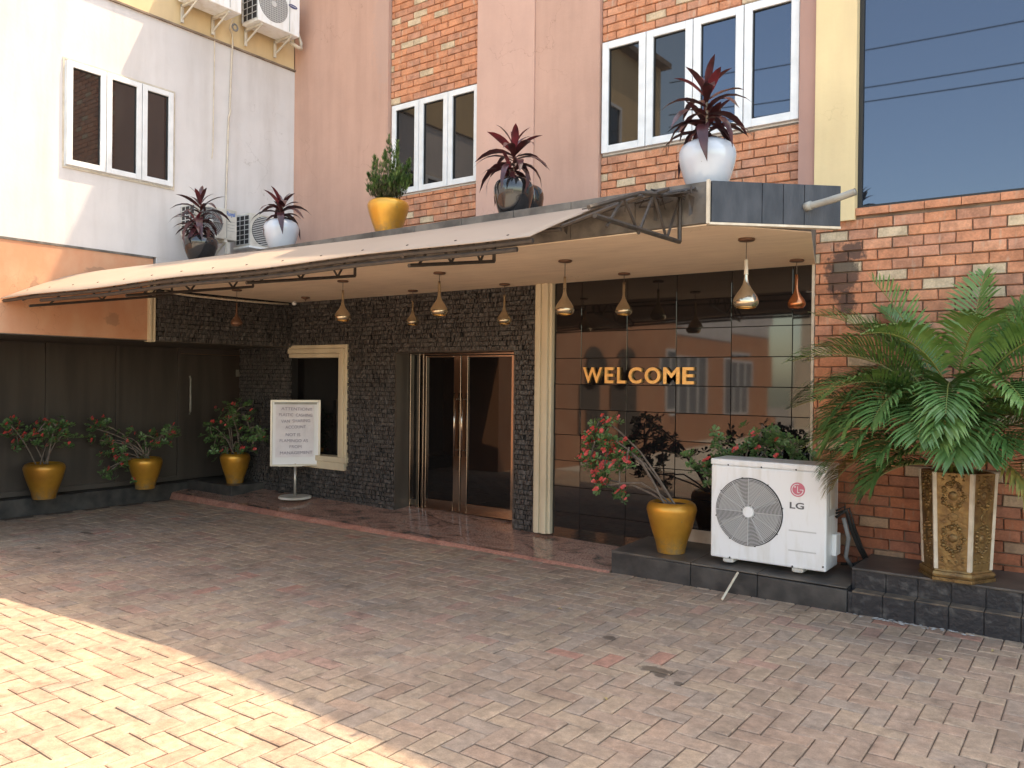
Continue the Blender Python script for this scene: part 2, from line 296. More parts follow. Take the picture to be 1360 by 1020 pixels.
def text_obj(txt,m,parent,name,w_=None,h=None,depth=.004,offset=0,loc=(0,0,0),rot=(R(90),0,0),name2=None):
    c=bpy.data.curves.new('t','FONT'); c.body=txt; c.extrude=depth/2; c.offset=offset; c.resolution_u=4
    o=bpy.data.objects.new('t',c); COL.objects.link(o); dg=bpy.context.evaluated_depsgraph_get(); dg.update()
    me=bpy.data.meshes.new_from_object(o.evaluated_get(dg)); bpy.data.objects.remove(o); 
    me.materials.clear(); me.materials.append(m)
    xs=[v.co.x for v in me.vertices]; ys=[v.co.y for v in me.vertices]
    x0,x1,y0,y1=min(xs),max(xs),min(ys),max(ys); sx=(w_/(x1-x0)) if w_ else None; sy=(h/(y1-y0)) if h else None
    sx=sx or sy; sy=sy or sx
    for v in me.vertices: v.co.x=(v.co.x-(x0+x1)/2)*sx; v.co.y=(v.co.y-(y0+y1)/2)*sy
    q=bpy.data.objects.new(name,me); COL.objects.link(q); q.parent=parent; q.location=loc; q.rotation_euler=rot; return q

# ================================================================ GROUND
SH=.0
gr=struct(MB().quad((-60,-60,-.02),(60,-60,-.02),(60,60,-.02),(-60,60,-.02)).obj('ground',M['earth']))
yd=struct(MB().quad((-12,-13.6,-.012),(12,-13.6,-.012),(12,.6,-.012),(-12,.6,-.012)).obj('bounce_ground',M['bounce']))  # unseen pale sheet behind the camera, added to bounce light into the shade
bed=struct(MB().quad((-10.2,.5,-.008),(3.2,.5,-.008),(3.2,6.9,-.010),(-10.2,6.9,-.010)).obj('courtyard_paving',M['sand']))
W=.108; OX=-1.352-(-13)*W; OY=4.714
def paver_geo(mb,x0,x1,y0,y1,rnd,zt=0.,tilt=(0,0)):
    g=.0030; b=.0065; x0+=g;x1-=g;y0+=g;y1-=g
    cx,cy=(x0+x1)/2,(y0+y1)/2
    def z(x,y,d): return zt+tilt[0]*(x-cx)+tilt[1]*(y-cy)-d
    o=[(x0,y0),(x1,y0),(x1,y1),(x0,y1)]; i=[(x0+b,y0+b),(x1-b,y0+b),(x1-b,y1-b),(x0+b,y1-b)]
    vs=[(x,y,z(x,y,.03)) for x,y in o]+[(x,y,z(x,y,.004)) for x,y in o]+[(x,y,z(x,y,0)) for x,y in i]
    mb.add(vs,[(8,9,10,11)]+[(4+k,4+(k+1)%4,8+(k+1)%4,8+k) for k in range(4)]+[(k,(k+1)%4,4+(k+1)%4,4+k) for k in range(4)],rnd)
cells=[]
# vertical pavers start where (i-j)%4==3; corner (i*W+OX0, j*W+OY0); upper end of that vertical one is y=4.714 at x=-1.352
OX0=-1.352; OY0=4.714-2*W-W*1  # i=0,j=1 -> (0-1)%4==3
for i in range(-84,44):
    for j in range(-60,22):
        k=(i-j)%4
        if k in (0,3):
            x=OX0+i*W; y=OY0+j*W
            x1,y1=(x+2*W,y+W) if k==0 else (x+W,y+2*W)
            cx,cy=(x+x1)/2,(y+y1)/2
            if cy>6.03: continue
            if cx<-9.72 or cx>3 or cy<.6: continue
            d=cx*f.x+cy*f.y; 
            vis=False
            if d>.5:
                px=680+1072.6*(cx*r.x+cy*r.y)/d; py=510+1072.6*1.6/d; vis=(-30<px<1390 and py<1060)
            cells.append((0 if vis else 1,d,k,x,x1,y,y1))
cells.sort(key=lambda c:(c[0],c[1]))
pv={}
NV=14
for k in (0,3):
    for n in range(NV):
        mb=MB(); lx,ly=(2*W,W) if k==0 else (W,2*W)
        paver_geo(mb,-lx/2,lx/2,-ly/2,ly/2,(n+.5)/NV if n<NV-1 else .99,0,(random.uniform(-.02,.02),random.uniform(-.02,.02)))
        pv[k,n]=mb.mesh('paver',M['paver'])
rest=MB()
red={}
for n,(v,d,k,x,x1,y,y1) in enumerate(cells):
    q=random.random()
    dz=random.uniform(-.0022,.0018)
    if n<300:
        vi=random.randrange(NV-1) if q>.018 else NV-1
        inst(pv[k,vi],'paver',bed,((x+x1)/2,(y+y1)/2,dz))
    else: paver_geo(rest,x,x1,y,y1,q,dz,(random.uniform(-.02,.02),random.uniform(-.02,.02)))
rest.obj('paver_field',M['paver'],bed,kind='stuff')

# granite entrance platform
def gz(x,y):   # top height of the platform
    t=min(max((y-5.9)/.7,0),1); a=(x+10.1)/6.8
    return (.078-.062*a)*(1-t)+(.20-.105*a)*t
X0,X1=-10.05,-3.3
pl=struct(MB().obj('entrance_platform',M['granite'])) if False else None
mb=MB(); nx=16
def top(x,y): return (x,y,gz(x,y))
for i in range(nx):
    xa=X0+(X1-X0)*i/nx; xb=X0+(X1-X0)*(i+1)/nx
    mb.quad(top(xa,5.915),top(xb,5.915),top(xb,7.0),top(xa,7.0))
pl=struct(mb.obj('entrance_platform',M['granite']))
mb=MB(); pts=[]
n=90
for i in range(n):
    xa=X0+(X1-X0)*i/n; xb=X0+(X1-X0)*(i+1)/n
    def e(x): return .006*noise.noise(Vector((x*9,0,3)))
    mb.quad((xa,5.87+e(xa),-.01),(xb,5.87+e(xb),-.01),(xb,5.895+e(xb+5),gz(xb,5.9)-.014),(xa,5.895+e(xa+5),gz(xa,5.9)-.014))
    mb.quad((xa,5.895+e(xa+5),gz(xa,5.9)-.014),(xb,5.895+e(xb+5),gz(xb,5.9)-.014),(xb,5.9155,gz(xb,5.9)+.0005),(xa,5.9155,gz(xa,5.9)+.0005))
mb.obj('platform_edge',M['granite_edge'],pl)

# ================================================================ BRICK WALLS
def brick_mesh(lx,h,rnd,seed,mtl):
    rs=random.Random(seed); b=.004; d=.02
    j=lambda s=.0032: rs.uniform(-s,s)
    o=[(0,0),(lx,0),(lx,h),(0,h)]
    vs=[(x+j(),.02,z+j()) for x,z in o]
    mid=[(x+j(),.0+.005,z+j()) for x,z in o]
    ins=[(b,b),(lx-b,b),(lx-b,h-b),(b,h-b)]
    tp=[(x+j(.003),-.006+j(.0025),z+j(.002)) for x,z in ins]
    mb=MB(); mb.add(vs+mid+tp,[(8,9,10,11)]+[(4+k,4+(k+1)%4,8+(k+1)%4,8+k) for k in range(4)]+[(k,(k+1)%4,4+(k+1)%4,4+k) for k in range(4)],rnd)
    return mb
def brick_panel(parent,xa,xb,za,zb,y,pitch,course,mtl,off=0,maxn=300,seed=1,creampat=True,xvis=99,counter=None):
    """running bond; bricks proud of a mortar sheet"""
    rs=random.Random(seed); full={}; cut=[]
    L=pitch-.0065; H=course-.0065
    vars_=[brick_mesh(L,H,(i+.5)/15*.84,i+seed*50,mtl).mesh('brick',mtl) for i in range(15)]
    creams=[brick_mesh(L,H,.88+.02*i,i+99+seed,mtl).mesh('brick',mtl) for i in range(4)]
    stuff=MB(); row=0; z=za; n=0
    while z<zb-.02:
        h=min(H,zb-z-.004); x=xa-(pitch*.5 if row%2 else 0)-off+rs.uniform(-.006,.006)
        while x<xb-.01:
            a=max(x,xa+.002); b=min(x+L,xb-.002)
            if b-a>.02:
                cr=((row*3+int(round((x-xa)/pitch*2)))%13 in (0,)) or rs.random()<.03
                if counter[0]<maxn and a<xvis:
                    me=rs.choice(creams if cr else vars_)
                    o=inst(me,'brick',parent,(a,y+rs.uniform(-.002,.002),z),(0,0,0),((b-a)/L,1,h/H)); counter[0]+=1
                else:
                    q=brick_mesh(b-a,h,.9 if cr else rs.random()*.84,rs.randrange(9999),mtl); stuff.add([(p[0]+a,p[1]+y,p[2]+z) for p in q.v],q.f,q.r[0])
            x+=pitch
        z+=course; row+=1
    if stuff.v: stuff.obj('outer_bricks',mtl,parent,kind='stuff')

bw=thing('brick_wall','rough red brick wall with a dark soot stain behind the big palm','brick wall')
ct=[0]
MB().box(-1.872,1.9,6.612,6.9,0,2.955).obj('mortar',M['mortar'],bw)
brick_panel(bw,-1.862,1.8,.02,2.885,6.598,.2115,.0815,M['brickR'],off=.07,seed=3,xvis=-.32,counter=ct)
sm=MB().box(0,.235,0,.05,0,.055).mesh('sill_brick',M['brickR'])
sm2=MB().add(MB().box(0,.235,0,.05,0,.055).v,MB().box(0,1,0,1,0,1).f,.45).mesh('sill_brick',M['brickR'])
for i in range(14): inst(random.choice([sm,sm2]),'sill_brick',bw,(-1.56+i*.24,6.575+random.uniform(-.003,.003),2.893),(random.uniform(-.02,.02),0,random.uniform(-.01,.01)))
MB().box(-1.884,-1.864,6.585,6.72,.1,2.76).obj('edge_trim',M['ivory'],bw)

# ================================================================ MAIN BUILDING (upper floors)
hb=thing('hotel_building','salmon pink upper storeys between the brick bays, above the canopy','building')
MB().box(-8.3,-6.645,6.6,7.2,2.6,9.25).obj('wall',M['pink'],hb)
MB().box(-5.325,-4.60,6.585,7.2,2.6,9.25).obj('wall',M['pinkL'],hb,label='lighter pink pilaster strip')
MB().box(-4.597,-3.862,6.60,7.2,2.6,9.25).obj('wall',M['pink'],hb)
MB().box(-2.005,-1.872,6.59,7.2,2.6,9.25).obj('wall',M['pinkD'],hb,label='narrow dusky pink strip beside the cream column')
MB().box(-1.87,-1.563,6.56,7.2,2.86,9.25).obj('column',M['cream'],hb,label='pale yellow column')
MB().box(-6.645,-5.325,6.70,7.2,2.6,9.25).obj('backing_wall',M['mortar'],hb)
MB().box(-3.862,-2.005,6.70,7.2,2.6,9.25).obj('backing_wall',M['mortar'],hb)
MB().box(-1.563,3.2,6.75,7.2,2.95,9.25).obj('backing_wall',M['void'],hb)
# unseen roof parapet, its top stepped and sloped to shape the courtyard's shade
pr=MB()
pr.box(-12.5,-6.4,6.6,7.2,9.25,9.66)
pr.hexa([(-3.3,6.6,9.25),(3.0,6.6,9.25),(3.0,7.2,9.25),(-3.3,7.2,9.25),(-3.3,6.6,9.42),(3.0,6.6,10.55),(3.0,7.2,10.55),(-3.3,7.2,9.42)]); pr.box(3.0,14,6.6,7.2,9.25,10.55)
pr.obj('roof_parapet',M['pink'],hb)
MB().box(-12.5,14,7.2,16,-.02,9.25).obj('building_body',M['pink'],hb)
MB().box(3.2,14,6.6,7.2,-.02,9.25).obj('wall',M['pink'],hb)

def brick_bay(label,x0,x1,zw0,zw1,seed):
    b=thing('brick_bay',label,'brick wall',group='red brick bays round the upper windows')
    MB().box(x0,x1,6.664,6.698,2.76,zw0-.012).obj('mortar',M['mortar'],b); MB().box(x0,x1,6.664,6.698,zw1+.012,6.9).obj('mortar',M['mortar'],b)
    c=[0]
    brick_panel(b,x0,x1,2.80,zw0-.012,6.65,.2,.0755,M['brick'],seed=seed,counter=c,off=.03)
    brick_panel(b,x0,x1,zw1+.014,6.9,6.65,.2,.0755,M['brick'],seed=seed+1,counter=c,off=.05)
    return b
brick_bay('narrow red brick bay round the three-pane window above the gold roof pot',-6.640,-5.328,3.682,4.718,5)
brick_bay('wide red brick bay round the four-pane window above the white roof vase',-3.858,-2.008,3.728,4.782,8)

def casement(par,x0,x1,z0,z1,y,gm,fr=.062,axis='x',opened=0):
    """white sash: frame of four bars + pane; axis 'x': in plane y facing -Y ; 'y': in plane x facing +X"""
    fb=MB(); d=.05
    def bx(a,b,c,e,off0,off1):
        if axis=='x': fb.box(a,b,y+off0,y+off1,c,e)
        else: fb.box(y-off1,y-off0,a,b,c,e)
    for a,b,c,e in ((x0,x0+fr,z0,z1),(x1-fr,x1,z0,z1),(x0+fr,x1-fr,z0,z0+fr),(x0+fr,x1-fr,z1-fr,z1)): bx(a,b,c,e,0,d)
    s=fb.obj('sash',M['upvc'],par,bevel=.004)
    g=MB()
    t=random.uniform(-.0035,.0035)
    if axis=='x': g.quad((x0+fr,y+.03+t,z0+fr),(x1-fr,y+.03-t,z0+fr),(x1-fr,y+.03-t,z1-fr),(x0+fr,y+.03+t,z1-fr))
    else: g.quad((y-.03,x0+fr,z0+fr),(y-.03,x1-fr,z0+fr),(y-.03,x1-fr,z1-fr),(y-.03,x0+fr,z1-fr))
    g.obj('pane',gm,s)
    k=MB(); q=.007
    for a,b,c,e in ((x0+fr,x0+fr+q,z0+fr,z1-fr),(x1-fr-q,x1-fr,z0+fr,z1-fr),(x0+fr,x1-fr,z0+fr,z0+fr+q),(x0+fr,x1-fr,z1-fr-q,z1-fr)):
        if axis=='x': k.box(a,b,y+.018,y+.033,c,e)
        else: k.box(y-.033,y-.018,a,b,c,e)
    k.obj('gasket',M['gasket'],s)
    return s
w1=thing('window','three-pane white casement window in the narrow brick bay','window')
xs=[-6.612,-6.19,-5.765,-5.335]
for i in range(3): casement(w1,xs[i]+.004,xs[i+1]-.004,3.69,4.71,6.628,M['glassD'])
MB().box(-6.64,-5.33,6.668,6.69,3.675,4.725).obj('outer_frame',M['upvc'],w1)
w2=thing('window','wide four-pane white casement window behind the white roof vase','window')
xs=[-3.85,-3.392,-2.937,-2.48,-2.014]
for i in range(4): casement(w2,xs[i]+.004,xs[i+1]-.004,3.736,4.775,6.622,M['glassD'] if i<2 else M['glassB'],fr=.068)  # right panes tinted bluer to put the reflected sky into their colour
MB().box(-3.857,-2.009,6.668,6.69,3.722,4.79).obj('outer_frame',M['upvc'],w2)
w3=thing('shop_window','huge blue reflective fixed glass at the top right above the brick wall','window')
MB().quad((-1.53,6.66,2.975),(.45,6.66,2.975),(.45,6.66,8),(-1.53,6.66,8)).obj('pane',M['glassB'],w3)
MB().quad((.46,6.66,2.975),(2.6,6.66,2.975),(2.6,6.66,8),(.46,6.66,8)).obj('pane',M['glassB'],w3)
MB().box(-1.562,-1.53,6.64,6.68,2.955,8).box(-1.53,2.6,6.64,6.68,2.95,2.977).obj('frame',M['gasket'],w3)

# ================================================================ STONE CHIP WALL
sw=thing('stone_wall','entrance wall clad in small split black stone chips, under the canopy','stone wall')
DX0,DX1,DZ=-6.49,-4.80,1.912     # door opening
WX0,WX1,WZ0,WZ1=-8.33,-7.27,.49,2.0
bk=MB()
bk.box(-9.42,WX0,6.622,7.15,-.02,2.545).box(WX1,DX0,6.622,7.0,-.02,2.545).box(DX1,-4.53,6.622,7.0,-.02,2.545).box(WX0,WX1,6.622,7.0,-.02,WZ0).box(WX0,WX1,6.622,7.0,WZ1,2.545).box(DX0,DX1,6.622,7.0,DZ,2.545)
bk.obj('backing',M['chipback'],sw)
def chips(x0,x1,z0,z1,plane,axis,holes=(),seed=0):
    rs=random.Random(seed); mb=MB(); cw,ch=.034,.050; z=z0; row=0
    while z<z1-.01:
        x=x0+(cw*.5 if row%2 else 0)*1
        while x<x1-.01:
            a,b=x+.002,min(x+cw-.003,x1); c,e=z+.002,min(z+ch*rs.uniform(.8,.96),z1)
            cx,cz=(a+b)/2,(c+e)/2
            if not any(h[0]<cx<h[1] and h[2]<cz<h[3] for h in holes) and rs.random()>.01:
                b_=rs.uniform(.002,.014); o=[b_+rs.uniform(0,.014) for _ in range(4)]
                P=[(a,c),(b,c),(b,e),(a,e)]
                if axis=='x': vs=[(p[0],plane+.012,p[1]) for p in P]+[(p[0],plane-k,p[1]) for p,k in zip(P,o)]
                else: vs=[(plane-.012,p[0],p[1]) for p in P]+[(plane+k,p[0],p[1]) for p,k in zip(P,o)]
                mb.add(vs,[(4,5,6,7)]+[(k,(k+1)%4,4+(k+1)%4,4+k) for k in range(4)])
            x+=cw
        z+=ch; row+=1
    return mb
chips(-9.40,-4.54,.05,2.54,6.612,'x',((WX0-.01,WX1+.01,WZ0-.01,WZ1+.01),(DX0,DX1,-1,DZ)),4).obj('stone_chips',M['chip'],sw,kind='stuff')
MB().box(DX0,DX0+.02,6.60,7.0,.1,DZ).box(DX1-.02,DX1,6.60,6.9,.1,DZ).box(DX0,DX1,6.6,7.0,DZ-.02,DZ).obj('door_reveal',M['gate'],sw)

# dark window with cream moulding
dw=thing('dark_window','dark unlit window with a cream moulded frame, behind the whiteboard','window')
MB().box(WX0,WX1,6.72,6.75,WZ0,WZ1).obj('pane',M['glassK'],dw)
t=MB(); 
for k,(a,y0) in enumerate(((0,6.585),(.045,6.57),(.105,6.59))):
    b=(.043,.103,.155)[k]
    t.box(WX1-b,WX1-a,y0,6.72,.63,WZ1-a) ; t.box(WX0-.02,WX1-b,y0,6.72,WZ1-b,WZ1-a)
t.obj('moulding',M['trim'],dw,bevel=.006)
MB().box(WX0,WX1+.03,6.55,6.72,.585,.648).box(WX0,WX1-.02,6.565,6.72,.49,.583).obj('sill',M['trim'],dw,bevel=.006)

# fluted cream pilaster
def fluted(name,label,x0,x1,y,z0,z1,axis='x'):
    mb=MB(); n=4; wd=(x1-x0)
    offs=[(0,.16,0),(.16,.42,.03),(.42,.58,.012),(.58,.84,.03),(.84,1,0)]
    for a,b,o in offs:
        if axis=='x': mb.box(x0+a*wd,x0+b*wd,y-o,y+.06,z0,z1)
        else: mb.box(y-.06,y+o,x0+a*wd,x0+b*wd,z0,z1)
    o=mb.obj(name,M['trim'],bevel=.006); tag(o,label,'pilaster'); return o
fluted('pilaster','tall cream fluted pilaster between the glass doors and the WELCOME wall',-4.535,-4.335,6.555,.10,2.543)
fluted('pilaster','short cream fluted strip at the end of the orange wall',4.68,4.775,-8.30,1.965,2.72,'y')

# ================================================================ BLACK TILE WALL with WELCOME
tw=thing('tiled_wall','glossy black tiled wall reflecting the courtyard, behind the WELCOME letters','tiled wall')
MB().box(-4.333,-1.885,6.618,6.9,-.02,2.545).obj('backing',M['chipback'],tw)
TX=[-4.333,-4.024,-3.535,-3.048,-2.546,-2.035,-1.886]; TZ=[.06,.325,.575,.825,1.075,1.322,1.562,1.812,2.065,2.315,2.543]
rs=random.Random(5)
for i in range(len(TX)-1):
    for j in range(len(TZ)-1):
        z0=TZ[j]; z1=TZ[j+1]
        if i>=2 and j==0: 
            if TX[i]>-3.3: z0=.315
        if z1-z0<.03: continue
        a,b,c,e=TX[i]+.0018,TX[i+1]-.0018,z0+.0018,z1-.0018
        cx,cz=(a+b)/2,(c+e)/2; k1,k2=rs.uniform(-.006,.006),rs.uniform(-.006,.006)
        yf=lambda x,z:6.600+k1*(x-cx)+k2*(z-cz)
        bb=.002
        mb=MB(); P=[(a,c),(b,c),(b,e),(a,e)]; Q=[(a+bb,c+bb),(b-bb,c+bb),(b-bb,e-bb),(a+bb,e-bb)]
        mb.add([(x,6.617,z) for x,z in P]+[(x,yf(x,z)+.002,z) for x,z in P]+[(x,yf(x,z),z) for x,z in Q],[(8,9,10,11)]+[(4+k,4+(k+1)%4,8+(k+1)%4,8+k) for k in range(4)]+[(k,(k+1)%4,4+(k+1)%4,4+k) for k in range(4)])
        mb.obj('tile',M['tile'],tw)
MB().box(-3.31,-1.886,6.612,6.64,.20,.313).obj('skirting',M['skirt'],tw)
MB().box(-4.333,-1.87,6.57,6.62,2.5445,2.552).obj('top_bead',M['ivory'],tw)
ws=thing('welcome_sign','gold WELCOME letters on the glossy black tiled wall','sign')
for ch,a,b in (('W',-3.985,-3.775),('E',-3.748,-3.655),('L',-3.618,-3.530),('C',-3.500,-3.368),('O',-3.337,-3.182),('M',-3.155,-2.998),('E',-2.972,-2.866)):
    o=text_obj(ch,M['goldsign'],ws,'letter',w_=b-a,h=.148,depth=.03,offset=.021,loc=((a+b)/2,6.582,1.651))

# ================================================================ GLASS DOORS
gd=thing('glass_doors','dark double glass doors with polished bronze stiles and a narrow side light','glass door')
Y=6.82
MB().box(-6.47,-4.82,7.05,7.08,.1,1.9).obj('interior',M['void'],gd)
fr=MB()
for a,b in ((-6.462,-6.44),(-6.345,-6.30),(-6.27,-6.24),(-4.945,-4.915)): fr.box(a,b,Y-.01,Y+.06,gz(a,6.6)-.03,1.89)
fr.box(-6.47,-4.83,Y-.008,Y+.06,1.868,1.892); fr.box(-4.91,-4.83,Y-.03,Y+.05,.12,1.89); fr.box(-6.44,-6.35,Y,Y+.04,gz(-6.4,6.6),.215)
fr.obj('door_frame',M['chrome'],gd,bevel=.004)
MB().box(-6.44,-6.345,Y+.02,Y+.03,.2,1.87).obj('side_light',M['glassK'],gd)
for a,b,side in ((-6.235,-5.70,1),(-5.69,-4.95,-1)):
    lf=MB(); st=.055; z0=gz(a,6.6)-.005
    sa,sb=(.03,.10) if side==1 else (.09,.06)
    lf.box(a,a+sa,Y,Y+.045,z0,1.862).box(b-sb,b,Y,Y+.045,z0,1.862).box(a+sa,b-sb,Y,Y+.045,z0,z0+.11).box(a+sa,b-sb,Y,Y+.045,1.84,1.862)
    l=lf.obj('door_leaf',M['chrome'],gd,bevel=.004)
    t=.004*side
    MB().quad((a+sa,Y+.02+t,z0+.11),(b-sb,Y+.02-t,z0+.11),(b-sb,Y+.02-t,1.84),(a+sa,Y+.02+t,1.84)).obj('door_glass',M['glassK'],l)
    hx=(b-.05) if side==1 else (a+.045)
    MB().tube([(hx,Y-.045,.75),(hx,Y-.045,1.45)],.011,10).tube([(hx,Y-.045,.82),(hx,Y,.82)],.007).tube([(hx,Y-.045,1.38),(hx,Y,1.38)],.007).obj('pull_handle',M['chrome'],l,smooth=True)

# ================================================================ WING
wg=thing('wing_building','left wing with off-white upper wall, beige band and peeling orange lower wall','building')
YN=-11.5
MB().box(-12,-8.30,YN,6.6,2.885,5.455).obj('white_wall',M['white'],wg)
MB().box(-12,-8.315,-3.2,6.6,5.475,8.6).obj('beige_wall',M['beige'],wg)
MB().box(-12,-8.275,YN,6.6,5.455,5.475).obj('cornice_strip',M['mortar'],wg)
MB().box(-12,-8.31,YN,6.6,5.4745,5.50).obj('cornice_ledge',M['beige'],wg)
MB().box(-12,-8.302,2.5,4.74,1.985,2.862).box(-12,-8.302,YN,2.5,-.02,2.862).box(-12,-10.12,2.5,7.3,-.02,1.985).obj('orange_wall',M['orange'],wg)
MB().box(-12,-8.295,YN,4.735,2.862,2.885).obj('ledge',M['slateD'],wg)
MB().box(-12,-8.302,4.775,6.6,2.545,2.885).obj('band_wall',M['white'],wg)
MB().box(-10.1,-8.315,4.775,7.15,1.985,2.545).obj('stone_backing',M['chipback'],wg)
chips(4.776,6.6,1.985,2.54,-8.312,'y',(),9).obj('stone_chips',M['chip'],wg,kind='stuff')
MB().box(-10.12,-8.302,2.5,7.15,1.975,1.985).obj('overhang_soffit',M['gate'],wg)
# roof of wing: thin eave
MB().box(-12.1,-8.1,-3.3,6.6,8.6,8.72).obj('eave',M['mortar'],wg)
# windows of the wing seen only in the reflections
for yy in (-5.2,-8.6):
    MB().box(-8.30,-8.285,yy-1.1,yy+1.1,.9,2.3).obj('curtained_window',M['curtain'],wg)
    fb=MB(); 
    for k in range(5): fb.box(-8.29,-8.26,yy-1.13+k*.555,yy-1.08+k*.555,.9,2.3)
    fb.box(-8.29,-8.26,yy-1.13,yy+1.13,2.3,2.36).box(-8.29,-8.26,yy-1.13,yy+1.13,.84,.9); fb.obj('window_frame',M['upvc'],wg)
for yy in (-.9,-2.2):
    MB().prism([(-8.30,yy-.42),(-8.27,yy-.42),(-8.27,yy+.42),(-8.30,yy+.42)],0,1.9).lathe([(0,.03),(.42,.03),(.42,0)],24,(-8.30,yy,1.9),'x').obj('door',M['gate'],wg)
for yy in (-1.0,):
    MB().box(-8.315,-8.29,yy-.8,yy+.8,6.0,7.3).obj('window_glass',M['glassG'],wg)
    fb=MB()
    for k in range(4): fb.box(-8.29,-8.25,yy-.83+k*.533,yy-.77+k*.533,6.0,7.3)
    fb.box(-8.29,-8.25,yy-.83,yy+.83,7.3,7.36).box(-8.29,-8.25,yy-.83,yy+.83,5.94,6); fb.obj('window_frame',M['upvc'],wg)
w4=thing('window','three-pane white casement window high on the off-white wing wall','window')
ys=[3.812,4.205,4.585,4.945]
for i in range(3): casement(w4,ys[i]+.004,ys[i+1]-.004,3.675,4.70,-8.262,M['glassG'],fr=.055,axis='y')
MB().box(-8.32,-8.2985,3.805,4.952,3.665,4.71).obj('outer_frame',M['upvc'],w4)
fb=MB(); fb.box(-8.299,-8.289,3.80,4.955,4.712,4.728).box(-8.299,-8.289,4.955,4.972,3.645,4.728).box(-8.299,-8.289,3.80,4.955,3.645,3.662).box(-8.299,-8.289,3.785,3.80,3.645,4.728)
fb.obj('surround',M['skirt'],w4)

# gate of dark panels under the overhang
gt=thing('gate','dark brown panelled gate and door under the orange overhang','gate')
gy=[2.5,3.5,4.43,5.27,6.11]
for i in range(4):
    MB().box(-10.09,-10.05,gy[i]+.02,gy[i+1]-.02,.20,1.975).obj('gate_panel',M['gate'],gt)
    MB().box(-10.1,-10.025,gy[i+1]-.018,gy[i+1]+.018,.20,1.975).obj('post',M['gateP'],gt)
d=MB().box(-10.09,-10.055,6.13,7.15,.20,1.90).obj('door',M['gate'],gt,label='narrow dark door at the end of the gate')
for zz in (.5,1.6): MB().box(-10.05,-10.03,7.0,7.05,zz,zz+.1).obj('hinge',M['pvc'],d)
MB().box(-10.052,-10.02,2.5,6.1,.2,.26).obj('bottom_rail',M['gateP'],gt)
MB().tube([(-10.02,6.26,1.08),(-10.0,6.26,1.12),(-10.0,6.26,1.56),(-10.02,6.26,1.60)],.012).obj('door_handle',M['pvc'],d,smooth=True)
MB().box(-10.08,-10.03,6.13,7.15,1.905,1.975).obj('door_head',M['gateP'],gt)
# black kerb in front of the gate
kb=struct(MB().box(-10.12,-9.835,2.4,7.15,-.015,.192).obj('gate_kerb',M['kerb'],bevel=.008))
struct(MB().box(-9.834,-8.85,6.12,6.61,-.015,.222).obj('corner_plinth',M['kerb'],bevel=.006))

# ================================================================ AC kerb and steps
ks=struct(MB().box(-3.285,-1.43,5.95,6.60,-.015,.170).obj('tiled_kerb',M['chipback']))
def slab(par,pts,z0,mtl,name): # pts: top 4 corners (x,y,z) ccw
    return MB().hexa([(p[0],p[1],z0) for p in pts]+pts).obj(name,mtl,par,bevel=.004)
kx=[-3.30,-2.595,-2.065,-1.43]
for i in range(3):
    a,b=kx[i]+.002,kx[i+1]-.002
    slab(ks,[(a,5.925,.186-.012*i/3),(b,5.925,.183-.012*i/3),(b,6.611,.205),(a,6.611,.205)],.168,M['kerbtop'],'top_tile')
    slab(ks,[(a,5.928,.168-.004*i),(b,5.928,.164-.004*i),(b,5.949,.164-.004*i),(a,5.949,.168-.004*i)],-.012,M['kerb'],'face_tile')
st=struct(MB().box(-1.428,2.0,6.04,6.6,-.015,.285).obj('planter_steps',M['step'],bevel=.006))
for i in range(17):
    a=-1.40+i*.2
    MB().box(a+.003,a+.197,6.03+random.uniform(-.003,.003),6.039,.15,.285).obj('riser_tile',M['step'],st,bevel=.003)
    MB().box(a+.003,a+.197,5.93+random.uniform(-.003,.003),5.94,-.012,.146).obj('riser_tile',M['step'],st,bevel=.003)
    MB().box(a+.003,a+.197,5.93,6.038,.146,.158).obj('tread_tile',M['dust'],st,bevel=.004)
MB().box(-1.427,2.0,5.94,6.03,-.012,.146).obj('step_core',M['step'],st)
MB().box(-1.42,2.0,6.018,6.6,.286,.302).obj('landing_slab',M['kerbtop'],st,bevel=.004)

# ================================================================ CANOPY
cp=thing('canopy','flat entrance canopy with dark slate fascia and tan underside','canopy')
outl=[(-8.29,4.79),(-1.925,4.60),(-1.49,5.18),(-1.86,6.59),(-8.29,6.59)]
MB().prism(outl,2.548,2.775).obj('slab',M['slateD'],cp)
MB().prism([(x,y) for x,y in outl],2.541,2.5475).obj('soffit',M['soffit'],cp)
def ff(x): return 4.79+(x+8.29)/(6.365)*(-.19)
nx=13
for i in range(nx):
    a=-8.29+6.365*i/nx+.002; b=-8.29+6.365*(i+1)/nx-.002
    MB().hexa([(a,ff(a)-.022,2.552),(b,ff(b)-.022,2.552),(b,ff(b)-.002,2.552),(a,ff(a)-.002,2.552),(a,ff(a)-.022,2.80),(b,ff(b)-.022,2.80),(b,ff(b)-.002,2.80),(a,ff(a)-.002,2.80)]).obj('fascia_tile',M['slateD'],cp,bevel=.002)
A=Vector((-1.915,4.578)); B=Vector((-1.305,5.15)); n2=Vector((B.y-A.y,-(B.x-A.x))).normalized()
q=[0,.02,.40,.56,.72,1.0]
for i in range(1,5):
    p0=A.lerp(B,q[i])+n2*.0; p1=A.lerp(B,q[i+1]-.004)
    o0=p0-n2*.03; o1=p1-n2*.03
    MB().hexa([(p0.x,p0.y,2.556),(p1.x,p1.y,2.556),(o1.x,o1.y,2.556),(o0.x,o0.y,2.556),(p0.x,p0.y,2.802),(p1.x,p1.y,2.802),(o1.x,o1.y,2.802),(o0.x,o0.y,2.802)]).obj('fascia_tile',M['slate'],cp,bevel=.002)
e0=A-n2*.02
MB().box(A.x-.012,A.x+.006,A.y-.012,A.y+.008,2.545,2.806).obj('corner_trim',M['ivory'],cp)
